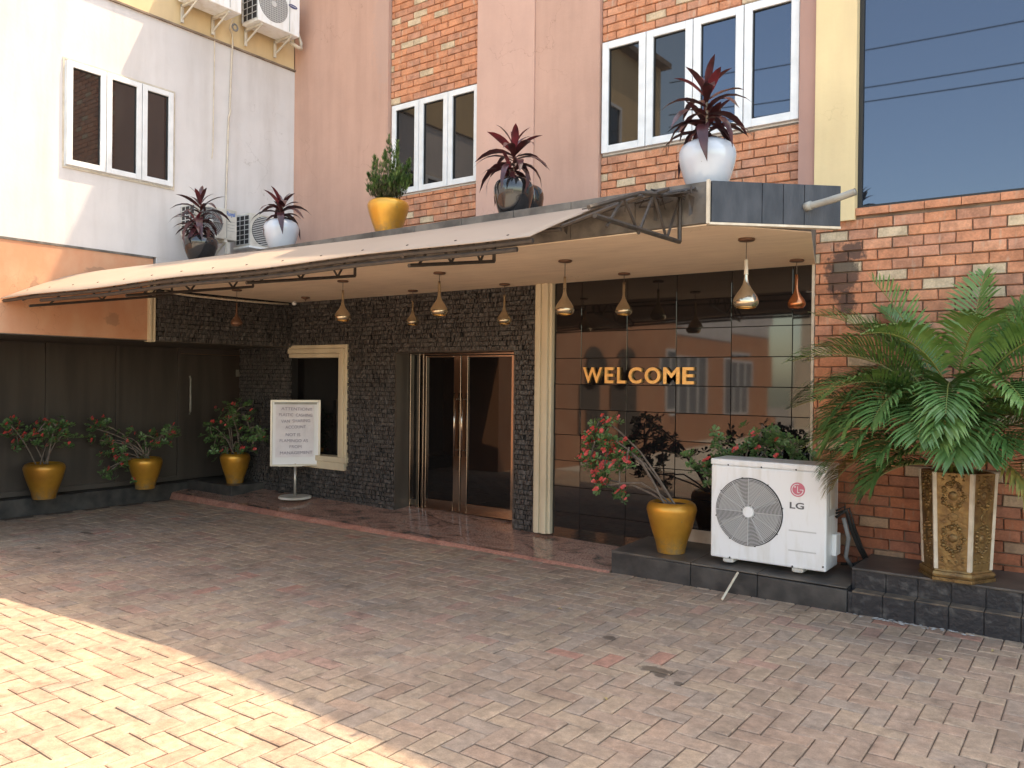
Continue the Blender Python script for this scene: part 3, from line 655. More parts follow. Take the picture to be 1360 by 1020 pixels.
o0=A-n2*.04; o1=B-n2*.05
MB().hexa([(A.x,A.y,2.541),(B.x,B.y,2.541),(o1.x,o1.y,2.541),(o0.x,o0.y,2.541),(A.x,A.y,2.555),(B.x,B.y,2.555),(o1.x,o1.y,2.555),(o0.x,o0.y,2.555)]).obj('drip_edge',M['ivory'],cp)
MB().box(-1.93,-1.87,6.5895,6.60,2.548,2.80).obj('wall_joint',M['mortar'],cp)

# awning
aw=thing('awning','long cream curved awning sheet with dark steel truss brackets along the canopy edge','awning')
prof=[(0,0),(.10,.17),(.22,.36),(.38,.60),(.50,.73),(.66,.83),(.82,.91),(1,1)]
def awp(s,k):
    x=-8.288+s*5.66; y0=3.24+.50*s; z0=2.305+.115*s+.006*math.sin(s*18); y1=4.75-.16*s; z1=2.745
    t,h=prof[k]; lin=t; hh=h*(1-.9*s*s)+lin*.9*s*s
    return (x-(0),y0+(y1-y0)*t,z0+(z1-z0)*hh)
S_=48
for nm,dz,mm in (('sheet',0,'awn'),):
    vs=[awp(i/S_,k) for i in range(S_+1) for k in range(8)]; K=len(vs)
    vs+=[(a,b,c-.006) for a,b,c in vs]
    fs=[(i*8+k,(i+1)*8+k,(i+1)*8+k+1,i*8+k+1) for i in range(S_) for k in range(7)]
    fs+=[(K+i*8+k,K+i*8+k+1,K+(i+1)*8+k+1,K+(i+1)*8+k) for i in range(S_) for k in range(7)]
    fs+=[(i*8,K+i*8,K+(i+1)*8,(i+1)*8) for i in range(S_)]+[(k+S_*8,K+k+S_*8,K+k+1+S_*8,k+1+S_*8) for k in range(7)]
    MB().add(vs,fs).obj('sheet',M['awn'],aw,smooth=True)
fe=[Vector(awp(i/S_,0))+Vector((0,.03,-.022)) for i in range(S_+1)]
MB().tube(fe,.016,6).obj('front_rail',M['steel'],aw)
MB().tube([Vector(awp(i/S_,0))+Vector((0,.05,-.058)) for i in range(5,S_)],.016,6).obj('front_rail',M['steel'],aw)
MB().tube([Vector(awp(i/S_,3))+Vector((0,0,-.045)) for i in range(0,S_+1)],.014,6).obj('purlin',M['steel'],aw)
MB().tube([(awp(1,5)[0],awp(1,5)[1],awp(1,5)[2]-.03),(-2.02,4.25,2.70)],.012,6).tube([(awp(1,3)[0],awp(1,3)[1],awp(1,3)[2]-.03),(-2.06,4.0,2.62)],.012,6).tube([(awp(1,7)[0],awp(1,7)[1]-.03,2.745),(-1.99,4.55,2.755)],.014,6).obj('purlin',M['steel'],aw,label='bare purlins beyond the sheet')
rv=MB().lathe([(0,.004),(.008,.003),(.009,0)],8).mesh('rivet',M['steel'])
for i in range(15):
    s=.03+i/15; p=awp(s,1); inst(rv,'rivet',aw,(p[0],p[1],p[2]+.001),(R(28),0,0))
for n_,x in enumerate((-2.10,-3.56,-5.06,-6.50,-7.95)):
    s=max(0,min(1,(x+8.288)/5.66)); yf=3.5 if n_==0 else 3.26+.50*s; yw=ff(x)-.03
    zf=2.30+.115*s-.03 if n_ else 2.44
    tr=MB(); zc=2.452; zt=2.735
    tr.tube([(x,yw,zc),(x,yf+.06,zf-(.05 if n_ else 0))],.014,6)          # bottom chord
    tr.tube([(x,yw,zc-.0),(x,yw,zt)],.013,6)                               # upright at the fascia
    if n_: raf=[(x,awp(s,k)[1]+(.02 if k==0 else 0),awp(s,k)[2]-.04) for k in range(7,-1,-1)]
    else: raf=[(x,yw,zt),(x,(yw+yf)/2,zt-.09),(x,yf,zf+.03)]
    tr.tube(raf,.013,6)         # rafter
    m_=6; prev=(x,yw,zt)
    for k in range(1,m_):
        t=k/m_; y=yw+(yf-yw)*t
        lo=(x,y,zc+(zf-.05-zc)*t); hi=(x,y,(zt-.09*(t*2) if t<.5 else (zt-.09)+(zf+.03-zt+.09)*(t-.5)*2)-(.03 if n_ else 0))
        cur=lo if k%2 else hi
        tr.tube([prev,cur],.009,5); prev=cur
    tr.obj('truss_bracket',M['steel'],aw)
# torn scraps at the bare end
sc=MB(); rs=random.Random(3)
for i in range(26):
    x=rs.uniform(-2.75,-2.0); y=rs.uniform(4.45,4.58); z=rs.uniform(2.71,2.76); l=rs.uniform(.03,.12)
    sc.tube([(x,y,z),(x+rs.uniform(-.05,.05),y-.02,z-rs.uniform(-.02,.05)),(x+rs.uniform(-.1,.1),y-rs.uniform(0,.06),z-l*rs.uniform(.1,1))],rs.uniform(.002,.006),4)
for i in range(3):
    x=(-2.02,-2.25,-2.9)[i]; sc.add([(x,4.52,2.72),(x+.04,4.52,2.70),(x+.03,4.51,2.60-.02*i),(x+.012,4.5,2.585)],[(0,1,2,3)])
sc.obj('torn_scraps',M['steel'],aw,kind='stuff')
MB().hexa([(-2.63,4.3,2.66),(-1.98,4.3,2.68),(-1.98,4.56,2.74),(-2.63,4.56,2.735),(-2.63,4.3,2.668),(-1.98,4.3,2.688),(-1.98,4.56,2.748),(-2.63,4.56,2.743)]).obj('backing_board',M['steel'],aw)

# drain pipe
dp=thing('drain_pipe','grey plastic drain pipe sticking out of the slate fascia','pipe')
MB().tube([(-1.45,4.99,2.668),(-1.30,4.955,2.682),(-1.17,4.92,2.705)],.021,14,cap=False).tube([(-1.17,4.92,2.705),(-1.45,4.99,2.668)],.017,14).obj('spout',M['pvc'],dp,smooth=True)
MB().tube([(-1.475,4.995,2.665),(-1.435,4.986,2.671)],.027,14).obj('elbow',M['pvc'],dp,smooth=True)
MB().tube([(-1.46,4.995,2.668),(-1.555,5.0,2.60),(-1.62,4.96,2.56)],.019,12).obj('branch',M['slate'],dp,smooth=True)

# ================================================================ PENDANT LAMPS
def pendant(x,y,zb,label,scale=1,mtl='smoke',unlit=False):
    t=thing('pendant_lamp',label,'pendant lamp',(x,y,2.541),random.uniform(0,3),group='pendant lamps under the canopy')
    MB().lathe([(0,0),(.052,0),(.055,-.012),(.045,-.018),(0,-.019)],20).obj('ceiling_plate',M['plate'],t,smooth=True)
    h=zb-2.541; top_=h+.30*scale
    if zb is not None:
        MB().tube([(0,0,-.018),(0,0,top_)],.0032,6).obj('cord',M['cord'],t)
        s=scale
        MB().lathe([(.0,top_),(.011*s,top_-.002),(.013*s,h+.21*s),(.015*s,h+.205*s)],16).obj('neck',M['ivory'] if (mtl=='smoke' and x>-2.5) else M[mtl],t,smooth=True)
        MB().lathe([(.012*s,h+.21*s),(.0135*s,h+.175*s),(.020*s,h+.145*s),(.034*s,h+.118*s),(.054*s,h+.090*s),(.071*s,h+.063*s),(.079*s,h+.040*s),(.078*s,h+.022*s),(.068*s,h+.006*s),(.058*s,h),(.052*s,h+.006)],28).obj('shade',M[mtl],t,smooth=True)
        MB().lathe([(.048*s,h+.012),(.054*s,h+.006),(.060*s,h+.001),(.062*s,h-.002),(.056*s,h-.004)],28).obj('rim',M['ring' if mtl=='smoke' else mtl],t,smooth=True)
        MB().lathe([(0,h+.012),(.053*s,h+.012)],24).obj('diffuser',M['ring' if mtl=='smoke' else mtl],t)
    return t
LP=[(-1.9,5.17,2.09,'largest pendant lamp, nearest the slate corner of the canopy',1.05,'smoke'),
(-1.905,6.26,2.175,'small copper pendant lamp beside the brick wall edge',.85,'copper'),
(-3.42,5.35,2.12,'pendant lamp just right of the cream pilaster',.98,'smoke'),
(-3.39,6.26,2.18,'pendant lamp hanging above the M of WELCOME',.95,'smoke'),
(-4.76,6.35,2.15,'pendant lamp above the right edge of the glass doors',.95,'smoke'),
(-4.745,5.37,2.165,'pendant lamp above the middle of the glass doors, nearer of two',1,'smoke'),
(-5.95,6.31,2.175,'small pendant lamp above the left part of the glass doors',.85,'smoke'),
(-5.95,5.33,2.155,'pendant lamp above and right of the cream-framed window',.98,'smoke'),
(-7.56,5.27,2.15,'dark pendant lamp at the far left, above the whiteboard',.8,'plate')]
for a in LP: pendant(*a)
t=thing('ceiling_rose','bare ceiling plate without a lamp, near the dark window','ceiling plate',(-7.55,6.19,2.541)); MB().lathe([(0,0),(.05,0),(.052,-.014),(.012,-.03),(0,-.05)],18).obj('plate',M['plate'],t,smooth=True)
cc=MB().tube([(-8.27,4.86,2.52),(-8.275,5.1,2.505),(-8.28,5.6,2.50),(-8.28,6.1,2.505),(-8.25,6.5,2.512)],.011,8).obj('conduit',M['ivory'],smooth=True); tag(cc,'thin white conduit sagging under the canopy along the black stone','conduit')
sc_=thing('security_camera','tiny white camera at the inner corner under the canopy','camera',(-8.14,6.5,2.52)); MB().lathe([(0,-.03),(.024,-.02),(.028,0),(.022,.02),(0,.022)],16).obj('dome',M['whitep'],sc_,smooth=True); MB().lathe([(0,-.034),(.010,-.031),(.012,-.026)],10).obj('lens',M['cable'],sc_,smooth=True)

# ================================================================ POTS AND PLANTS
def pot(par,mtl,rmax,h,rb=None,kind='urn'):
    rb=rb or rmax*.56
    if kind=='urn':   # tapered gold pot with rounded shoulder
        pr=[(rb*.97,0),(rb,.012),(rb*1.10,h*.18),(rmax*.80,h*.45),(rmax*.93,h*.68),(rmax,h*.84),(rmax*.985,h*.90),(rmax*.93,h*.955),(rmax*.84,h*.99),(rmax*.79,h),(rmax*.76,h*.99),(rmax*.75,h*.93),(0,h*.92)]
    else:             # round vase
        pr=[(rb*.97,0),(rb,.01),(rmax*.70,h*.15),(rmax*.84,h*.35),(rmax*.95,h*.55),(rmax,h*.70),(rmax*.985,h*.80),(rmax*.90,h*.90),(rmax*.74,h*.965),(rmax*.62,h*.99),(rmax*.58,h),(rmax*.55,h*.985),(rmax*.54,h*.94),(0,h*.93)]
    o=MB().lathe(pr,48).obj('pot',mtl,par,smooth=True); return o
def leaf_ribbon(L,wd,arch,n=6):
    """lance leaf mesh growing along +X then arching down"""
    pts=[];ws=[]
    for i in range(n+1):
        t=i/n; a=arch*t*t; pts.append((L*t*math.cos(a*.6),0,L*t*math.sin(-a*.75)*1.0)); ws.append(wd*math.sin(math.pi*min(1,(t*.92+.06)))**.8*(1 if t<.98 else .15))
    return MB().ribbon(pts,Vector((0,1,0)),ws,.35)
CL=[leaf_ribbon(1,.115,a).mesh('leaf',m_,True) for a in (.3,.8,1.3) for m_ in (M['cordy'],M['cordy'],M['cordyR'])]
def cordyline(par,base,L,n,seed,stem=.18,spread=1,zs=0,lean=(0,0)):
    rs=random.Random(seed)
    MB().tube([base,(base[0]+lean[0]*.5,base[1]+lean[1]*.5,base[2]+stem*.6),(base[0]+lean[0],base[1]+lean[1],base[2]+stem+.06)],.008,6).obj('stem',M['twig'],par)
    for i in range(n):
        t=i/(n-1); az=i*2.399+rs.uniform(-.3,.3); el=-.15+1.35*t**1.4+rs.uniform(-.12,.12)
        l=L*(.62+.5*math.sin(math.pi*min(1,t*.8+.15)))*rs.uniform(.85,1.1)
        k=0 if t>.7 else (1 if t>.35 else 2)
        me=CL[k*3+(2 if (t>.72 and rs.random()<.55) else rs.randrange(2))]
        p=(base[0]+lean[0]*t,base[1]+lean[1]*t,base[2]+stem*(.25+.75*t)+zs)
        inst(me,'leaf',par,p,(rs.uniform(-.3,.3),-el,az),(l,l*rs.uniform(.8,1.15),l))
Z0=2.776
def roofplant(name,label,x,mtl,rmax,h,kind,y=4.87):
    t=thing(name,label,'potted plant',(x,y,Z0),random.uniform(0,6)); pot(t,mtl,rmax,h,kind=kind); MB().lathe([(0,h*.93),(rmax*.6,h*.93)],20).obj('soil',M['soil'],t); return t
t=roofplant('potted_cordyline','dark-leaved cordyline in a black vase on the canopy roof, leftmost roof pot',-7.62,M['blackg'],.175,.29,'vase')
cordyline(t,(0,0,.27),.28,26,1,.38); cordyline(t,(.06,-.03,.27),.22,20,2,.14)
t=roofplant('potted_cordyline','sparse thin-leaved cordyline in a white vase at the pink wall corner',-6.30,M['whiteg'],.165,.31,'vase')
cordyline(t,(0,0,.30),.27,20,3,.14); cordyline(t,(.04,.0,.32),.20,8,31,.05)
t=roofplant('potted_cordyline','dark red cordyline in a glossy black vase before the pink pilaster',-3.575,M['blackg'],.150,.325,'vase')
cordyline(t,(0,0,.30),.27,28,4,.26); cordyline(t,(-.03,.02,.30),.22,9,41,.10)
t=thing('black_vase','second glossy black vase half hidden behind the red cordyline vase','vase',(-3.64,5.12,Z0)); pot(t,M['blackg'],.14,.33,kind='vase')
t=roofplant('potted_cordyline','large crimson cordyline in a big white vase at the slate corner',-2.03,M['whiteg'],.178,.335,'vase',4.82)
cordyline(t,(-.03,0,.31),.28,26,5,.33,lean=(-.03,0)); cordyline(t,(.05,.02,.31),.26,18,6,.17,lean=(.06,0))
# thuja
t=roofplant('potted_thuja','feathery green thuja bush in a gold pot on the canopy roof',-4.885,M['gold'],.175,.32,'urn')
rs=random.Random(8); tg=[MB(),MB()]
PL=[(0,0,.86),(.07,.03,.80),(-.08,.05,.74),(.13,-.04,.72),(-.14,-.03,.64),(.05,-.11,.70),(-.05,-.12,.66),(.17,.06,.64),(-.18,.04,.54),(.20,-.08,.56),(-.12,-.12,.52),(.12,.12,.66),(-.06,.14,.6),(.22,.02,.50),(-.22,-.02,.46)]
for (bx,by,tz) in PL:
    for i in range(95):
        h_=rs.random(); z=.33+(tz-.33)*h_; wd_=.062*math.sin(math.pi*min(1,.22+.78*h_))**.8*(1.0 if h_<.8 else .8)
        q_=.35+.65*h_; a=rs.uniform(0,6.283); rr=wd_*math.sqrt(rs.random())
        c=Vector((bx*q_+rr*math.cos(a),by*q_+rr*math.sin(a),z)); k=0 if (h_>.30 and rs.random()>.08) else (0 if rs.random()<.35 else 1)
        up=Vector((c.x*.8,c.y*.8,.75)).normalized()
        for j in range(9):
            dr=(up+Vector((rs.uniform(-.5,.5),rs.uniform(-.5,.5),rs.uniform(-.1,.4)))).normalized(); l=rs.uniform(.025,.05); sd=dr.cross(Vector((rs.random(),rs.random(),.2))).normalized()
            e=c+dr*l; tg[k].add([c-sd*.0013,c+sd*.0013,c+dr*l*.6+sd*.003,e,c+dr*l*.6-sd*.003],[(0,1,2,3,4)])
o=tg[0].obj('foliage',M['thuja'],t,kind='stuff'); tg[1].obj('dry_foliage',M['thujaB'],t,kind='stuff')
sb=MB()
for i in range(7):
    a=i*.9; sb.tube([(0,0,.28),(.05*math.cos(a),.05*math.sin(a),.42),(.12*math.cos(a),.12*math.sin(a),.60)],[.009,.006,.003],5)
sb.obj('branches',M['twig'],t)

def euph(label,loc,clusters,rmax,h,seed,axd=(1,0),withpot=True,red=.5,dens=1,spread=.16,yr=.12,hero=False):
    t=thing('potted_euphorbia',label,'potted plant',loc,0,group='flowering potted plants at the entrance')
    rs=random.Random(seed)
    pot(t,M['gold'],rmax,h); MB().lathe([(0,h*.93),(rmax*.74,h*.93)],24).obj('soil',M['soil'],t)
    lf=MB(); fl=MB(); stm=MB(); base=Vector((0,0,h*.9)); prev=[]
    for (cx,cz) in clusters:
        yy_=rs.uniform(-yr,yr); c=Vector((cx*axd[0]+yy_*axd[1],cx*axd[1]-yy_*axd[0],cz))
        # stem: join the nearest already placed node or the pot
        cand=[b for b in prev if (b-c).length<.28 and b.xy.length<c.xy.length+.05]
        if cand and rs.random()<.8: b=min(cand,key=lambda q:(q-c).length)
        else: b=base+Vector((rs.uniform(-.08,.08),rs.uniform(-.06,.06),0))
        mid=b.lerp(c,.5)+Vector((rs.uniform(-.03,.03),rs.uniform(-.03,.03),.06+rs.uniform(-.01,.05)))
        stm.tube([b,b.lerp(mid,.5)+Vector((0,0,.015)),mid,c.lerp(mid,.4)+Vector((0,0,.01)),c],[.0085,.008,.0075,.007,.006],6)
        prev.append(c)
        for wh in range(int(7*dens)):
            o=c+Vector((rs.gauss(0,1)*spread*.28,rs.gauss(0,1)*spread*.28,rs.gauss(0,1)*spread*.25)); ax=Vector((rs.uniform(-.6,.6),rs.uniform(-.8,.3),rs.uniform(.2,1))).normalized()
            a0=ax.orthogonal().normalized(); b0=ax.cross(a0)
            nl=rs.randint(6,9)
            for k in range(nl):
                an=2*math.pi*k/nl+rs.uniform(-.2,.2); dr=(a0*math.cos(an)+b0*math.sin(an)+ax*rs.uniform(.1,.7)).normalized(); l=rs.uniform(.035,.062); sd=dr.cross(ax).normalized()
                p0=o+dr*.006; wdt=l*.26
                lf.add([p0,p0+dr*l*.55-sd*wdt*.8,p0+dr*l*.85-sd*wdt,p0+dr*l+ax*-.004,p0+dr*l*.85+sd*wdt,p0+dr*l*.55+sd*wdt*.8,p0+dr*l*.6-ax*.004],[(0,6,1),(1,6,2),(2,6,3),(3,6,4),(4,6,5),(5,6,0)])
            if rs.random()<red:
                for q_ in range(rs.randint(2,5)):
                    c2=o+ax*rs.uniform(.025,.05)+Vector((rs.uniform(-.02,.02),rs.uniform(-.02,.0),rs.uniform(-.01,.02)))
                    nrm=Vector((rs.uniform(-.5,.5),-.9,rs.uniform(-.1,.6))).normalized(); a1=nrm.orthogonal().normalized(); b1=nrm.cross(a1); rr=rs.uniform(.0075,.0125)
                    for sg in (0,math.pi):
                        cc_=c2+(a1*math.cos(sg))*rr*.8
                        fl.add([cc_+(a1*math.cos(x)+b1*math.sin(x))*rr+nrm*.003*math.cos(x) for x in [j*math.pi/3 for j in range(6)]],[(0,1,2,3,4,5)])
                    stm.tube([o,c2],.0016,4)
    stm.obj('stems',M['twig'],t); lf.obj('foliage',M['euph'],t,kind='stuff'); 
    if fl.v: fl.obj('flowers',M['euphR'],t,kind='stuff')
    return t
hero=[(-.55,1.04),(-.66,.95),(-.70,.80),(-.60,.85),(-.48,.83),(-.43,.89),(-.64,.72),(-.52,.75),(-.43,.77),(-.36,.80),(-.74,.75),(-.57,.62),(-.68,.62),(-.32,.73),(-.44,.66),(-.64,.53),(-.52,.50),(-.42,.40),(-.57,.93)]
euph('red-flowering spiny plant leaning left out of the gold pot beside the outdoor unit',(-2.868,6.16,.192),[(x*1.12-.02,z) for x,z in hero],.205,.42,21,red=.55,spread=.13,yr=.09)
euph('bushy green plant in the leftmost gold pot, red blooms on its left side',(-9.70,4.26,.192),[(-.66,.83),(-.62,.72),(-.52,.62),(.23,.82),(-.14,.76),(.08,.71),(.42,.80),(.28,.65),(.48,.66),(-.36,.70),(.3,.76),(.1,.82),(-.05,.65)],.215,.405,22,axd=(.16,.46),red=.4,spread=.2,dens=1.1,yr=.08)
euph('wide sprawling plant with trailing stems in the middle of the three left gold pots',(-9.63,5.42,.192),[(-1.05,.76),(-.9,.81),(-.98,.62),(-.7,.62),(-.82,.55),(-.37,.64),(-.06,.64),(.28,.58),(.52,.69),(.66,.72),(.42,.62),(-.6,.44),(-.9,.24),(-.72,.26),(-.48,.38),(-.01,.42),(-.02,.25),(-.18,.13),(.11,.50)],.20,.39,23,axd=(.18,.50),red=.25,spread=.22,dens=1.1,yr=.08)
euph('upright dark bushy plant in the gold pot at the gate corner',(-9.10,6.34,.222),[(-.44,.72),(-.32,.82),(-.17,.92),(.1,.86),(.22,.98),(-.45,.55),(-.22,.60),(.01,.68),(.30,.72),(.45,.62),(.50,.50),(-.36,.43),(.16,.50),(-.14,.45),(.56,.60),(0,.80)],.19,.385,24,red=.2,spread=.22,dens=1.1)
euph('dark leafy plant with pink blooms half hidden behind the white outdoor unit',(-2.33,6.47,.192),[(-.48,.72),(-.42,.66),(-.32,.60),(-.26,.92),(-.19,.86),(-.11,.79),(0,.89),(.09,.94),(.17,.99),(.26,.96),(.34,.90),(.38,.84),(.13,.86),(.26,.82),(.08,.78),(-.06,.74),(.34,.77),(.2,.92),(0,.6),(-.2,.7),(.2,.7)],.12,.36,25,red=.09,spread=.17,yr=.04,dens=1.2)

# ================================================================ OUTDOOR UNITS
def fan_guard(par,c,rad,axis,rings,spokes,m,hub=.16,depth=.006,wd=.0016):
    mb=MB()
    def pt(rr,a,d):
        return (c[0]+rr*math.cos(a),c[1]-d,c[2]+rr*math.sin(a)) if axis=='y' else (c[0]+d,c[1]+rr*math.cos(a),c[2]+rr*math.sin(a))
    N=56
    for i in range(rings):
        rr=rad*(hub+(1-hub)*(i+.6)/rings)
        vs=[];
        for k in range(N):
            a=2*math.pi*k/N; vs+=[pt(rr-wd,a,depth),pt(rr+wd,a,depth)]
        mb.add(vs,[(2*k,2*k+1,(2*k+3)%(2*N),(2*k+2)%(2*N)) for k in range(N)])
    for k in range(spokes):
        a=2*math.pi*k/spokes; b=Vector(pt(rad*hub*.8,a,depth+.002)); e=Vector(pt(rad,a,depth+.002)); mb.tube([b,e],wd*1.4,4)
    return mb.obj('fan_guard',m,par)
ac=thing('outdoor_unit','large white air conditioner outdoor unit with red round logo on the black kerb','air conditioner',(-2.05,6.065,.205))
MB().box(-.44,.44,0,.315,.022,.745).obj('casing',M['whitep'],ac,bevel=.012)
MB().box(-.445,.445,-.006,.322,.745,.795).obj('lid',M['whitep'],ac,bevel=.012)
FC=(-.135,-.002,.402)
MB().lathe([(0,-.003),(.258,-.003),(.262,-.001),(.262,.004)],64,FC,'y').obj('fan_opening',M['fan'],ac)
g=MB()
for k in range(4):
    a0=k*math.pi/2+.4
    pts=[];
    for j in range(7):
        t=j/6; a=a0+1.15*t; g_=0
        pts.append((a,))
    for j in range(6):
        a=a0+1.15*j/6; b=a0+1.15*(j+1)/6
        P=lambda rr,an:(FC[0]+rr*math.cos(an),FC[1]-.0045-.001*math.sin((an-a0)*2),FC[2]+rr*math.sin(an))
        g.quad(P(.06,a),P(.235,a),P(.235,b),P(.06,b))
g.obj('fan_blades',M['grey'],ac)
fan_guard(ac,(FC[0],FC[1]-.004,FC[2]),.256,'y',21,12,M['grill'],hub=.17,depth=.006,wd=.0023)
MB().lathe([(0,-.016),(.040,-.016),(.044,-.010),(.044,0)],28,FC,'y').obj('fan_hub',M['whitep'],ac,smooth=False)
for k in range(8):
    a=k*math.pi/4+.2; MB().box(-.006,.006,-.006,.002,-.004,.004).obj('guard_clip',M['fan'],ac,loc=(FC[0]+.262*math.cos(a),-.002,FC[2]+.262*math.sin(a)))
# round logo with pale face strokes
lg=MB().lathe([(0,-.003),(.053,-.003),(.0535,0)],40,(.232,0,.605),'y').obj('round_logo',M['red'],ac)
ln=MB(); 
def arc(mb,cx,cz,r0,r1,a0,a1,y,n=24):
    for j in range(n):
        a=R(a0+(a1-a0)*j/n); b=R(a0+(a1-a0)*(j+1)/n)
        mb.quad((cx+r0*math.cos(a),y,cz+r0*math.sin(a)),(cx+r1*math.cos(a),y,cz+r1*math.sin(a)),(cx+r1*math.cos(b),y,cz+r1*math.sin(b)),(cx+r0*math.cos(b),y,cz+r0*math.sin(b)))
arc(ln,.232,.605,.038,.0435,75,360,-.0045); ln.box(.248,.275,-.0046,-.0035,.6025,.608)
ln.box(.2295,.2345,-.0046,-.0035,.582,.630).box(.2295,.247,-.0046,-.0035,.582,.587); ln.lathe([(0,-.0046),(.0055,-.0046)],12,(.214,0,.625),'y')
ln.obj('logo_strokes',M['whitep'],lg)
text_obj('LG',M['logot'],ac,'lettering',w_=.104,h=.048,depth=.002,offset=.02,loc=(.228,-.002,.486))
for z in (.298,.150): MB().box(.17,.37,-.002,.001,z,z+.006).box(.17,.37,-.003,.001,z-.003,z).obj('pressed_line',M['grill'],ac)
for x,z in ((-.30,.752),(-.04,.752),(.22,.752),(-.28,.033),(.20,.033),(.42,.06)): MB().lathe([(0,-.006),(.006,-.005),(.007,0)],10,(x,-.001,z),'y').obj('screw',M['fan'],ac)
for x in (-.29,.24): MB().tube([(x-.035,-.01,.003),(x-.02,-.025,.004),(x+.02,-.025,.004),(x+.035,-.01,.003)],.005,6).box(x-.04,x+.04,-.01,.31,0,.022).obj('foot',M['whiteold'],ac)
MB().box(.439,.447,.09,.20,.47,.66).obj('handle_recess',M['whiteold'],ac,bevel=.003); MB().box(.44,.475,.14,.26,.12,.28).obj('valve_cover',M['whitep'],ac,bevel=.006)
MB().box(.4405,.4425,.05,.27,.42,.70).obj('side_panel',M['grill'],ac)
cb=thing('cables','black cables looping down from the outdoor unit to the kerb','cable')
for k,(dx,dz) in enumerate(((0,0),(.02,.03),(-.015,.05))):
    MB().tube([(-1.60,6.28,.60+dz),(-1.53+dx,6.30,.66+dz*.5),(-1.50+dx,6.35,.52),(-1.46+dx,6.40,.38),(-1.42+dx,6.44,.28),(-1.50+dx,6.46,.235-.01*0),(-1.60,6.43,.23)],.008 if k else .012,7).obj('cable',M['cable'],cb,smooth=True)
MB().tube([(-1.55,6.3,.60),(-1.52,6.33,.45),(-1.55,6.38,.30),(-1.52,6.42,.22)],.016,8).obj('lagging',M['grey'],cb,smooth=True)
sk_=MB().tube([(-2.205,5.905,.168),(-2.23,5.66,.012)],.009,8).obj('stick',M['ivory']); tag(sk_,'short cream plastic pipe leaning on the black kerb below the outdoor unit','stick')

def unit(label,loc,w_,h,d,kind,m1='whiteold'):
    """unit on the wing facing +X, loc = front bottom corner (min y)"""
    t=thing('outdoor_unit',label,'air conditioner',loc)
    MB().box(-d,0,0,w_,0,h).obj('casing',M[m1],t,bevel=.008)
    fc=(.001,w_*.36,h*.5); rad=min(w_*.34,h*.44)
    MB().lathe([(0,.002),(rad,.002),(rad*1.02,0)],40,fc,'x').obj('fan_opening',M['fan' if kind!='sam' else 'grey'],t)
    if kind=='royal': fan_guard(t,fc,rad,'x',7,4,M['grey'],depth=.006,wd=.006)
    elif kind=='sam':
        gm=MB(); n=17
        for i in range(n):
            q=-rad+2*rad*(i+.5)/n; s=math.sqrt(max(0,rad*rad-q*q)); gm.box(.004,.008,fc[1]-s,fc[1]+s,fc[2]+q-.003,fc[2]+q+.003); gm.box(.004,.008,fc[1]+q-.003,fc[1]+q+.003,fc[2]-s,fc[2]+s)
        gm.obj('fan_guard',M['grill'],t)
    else: 
        gm=MB(); n=16
        for i in range(n):
            q=-rad+2*rad*(i+.5)/n; s=math.sqrt(max(0,rad*rad-q*q)); gm.box(.004,.01,fc[1]-s,fc[1]+s,fc[2]+q-.004,fc[2]+q+.004)
        gm.obj('fan_guard',M['grill'],t)
    MB().lathe([(0,.012),(rad*.17,.012),(rad*.17,0)],20,fc,'x').obj('fan_hub',M['grill'],t)
    MB().box(0,.006,w_*.745,w_*.75,.02,h-.02).obj('panel_seam',M['grey'],t)
    sg=MB()
    sg.box(-d*.9,-d*.08,-.004,.0,h*.06,h*.94)
    sg.obj('coil',M['fan'],t)
    sl=MB()
    for i in range(7): sl.box(-d,0,-.008,-.004,h*(.05+.145*i),h*(.05+.145*i)+.008)
    for i in range(4): sl.box(-d*(.02+.32*i)-.004,-d*(.02+.32*i)+.004,-.008,-.004,h*.05,h*.93)
    sl.obj('coil_guard',M['grill'],t)
    return t
t=unit('old outdoor unit with blue script lettering behind the leftmost roof pot',(-7.93,5.0,3.13),.52,.345,.27,'royal')
text_obj('Royal',M['blue'],t,'lettering',w_=.105,h=.062,depth=.002,offset=.012,loc=(.003,.44,.285),rot=(R(90),0,R(90)))
for k in range(4): MB().box(0,.003,.40,.49,.10+.035*k,.103+.035*k).obj('pressed_line',M['grey'],t)
MB().box(-.28,.0,.36,.40,-.03,0).tube([(0,.38,-.02),(-.30,.38,-.22)],.012,6).box(-.02,.02,.38,.42,-.34,-.03).obj('bracket',M['whiteold'],t)
t=unit('old outdoor unit with slatted grille behind the small white roof vase',(-7.90,5.67,3.10),.55,.38,.27,'slat')
MB().box(-.28,.02,-.02,.56,-.022,-.001).obj('base_tray',M['whitep'],t)
t=unit('outdoor unit bracketed high on the beige wall beside the pink corner',(-7.95,5.79,5.735),.60,.52,.30,'sam','whitep')
o=MB().lathe([(0,.003),(1,.003),(1.02,0)],32,(0,0,0),'x').obj('oval_logo',M['navy'],t); o.location=(.003,.495,.335); o.scale=(1,.062,.022)
text_obj('SAMSUNG',M['whitep'],t,'lettering',w_=.09,h=.013,depth=.001,loc=(.0075,.495,.335),rot=(R(90),0,R(90)))
for y in (.06,.48):
    MB().box(-.34,-.02,y,y+.03,-.03,-.002).tube([(-.02,y+.015,-.016),(-.335,y+.015,-.16)],.012,6).box(-.345,-.325,y,y+.03,-.20,0).obj('bracket',M['whiteold'],t)
t2=unit('outdoor unit bracketed on the beige wall at the top edge, left of the other',(-7.95,4.97,5.715),.60,.52,.30,'sam','whitep')
for y in (.06,.44):
    MB().box(-.34,-.02,y,y+.03,-.03,-.002).tube([(-.02,y+.015,-.016),(-.335,y+.015,-.16)],.012,6).box(-.345,-.325,y,y+.03,-.20,0).obj('bracket',M['whiteold'],t2)
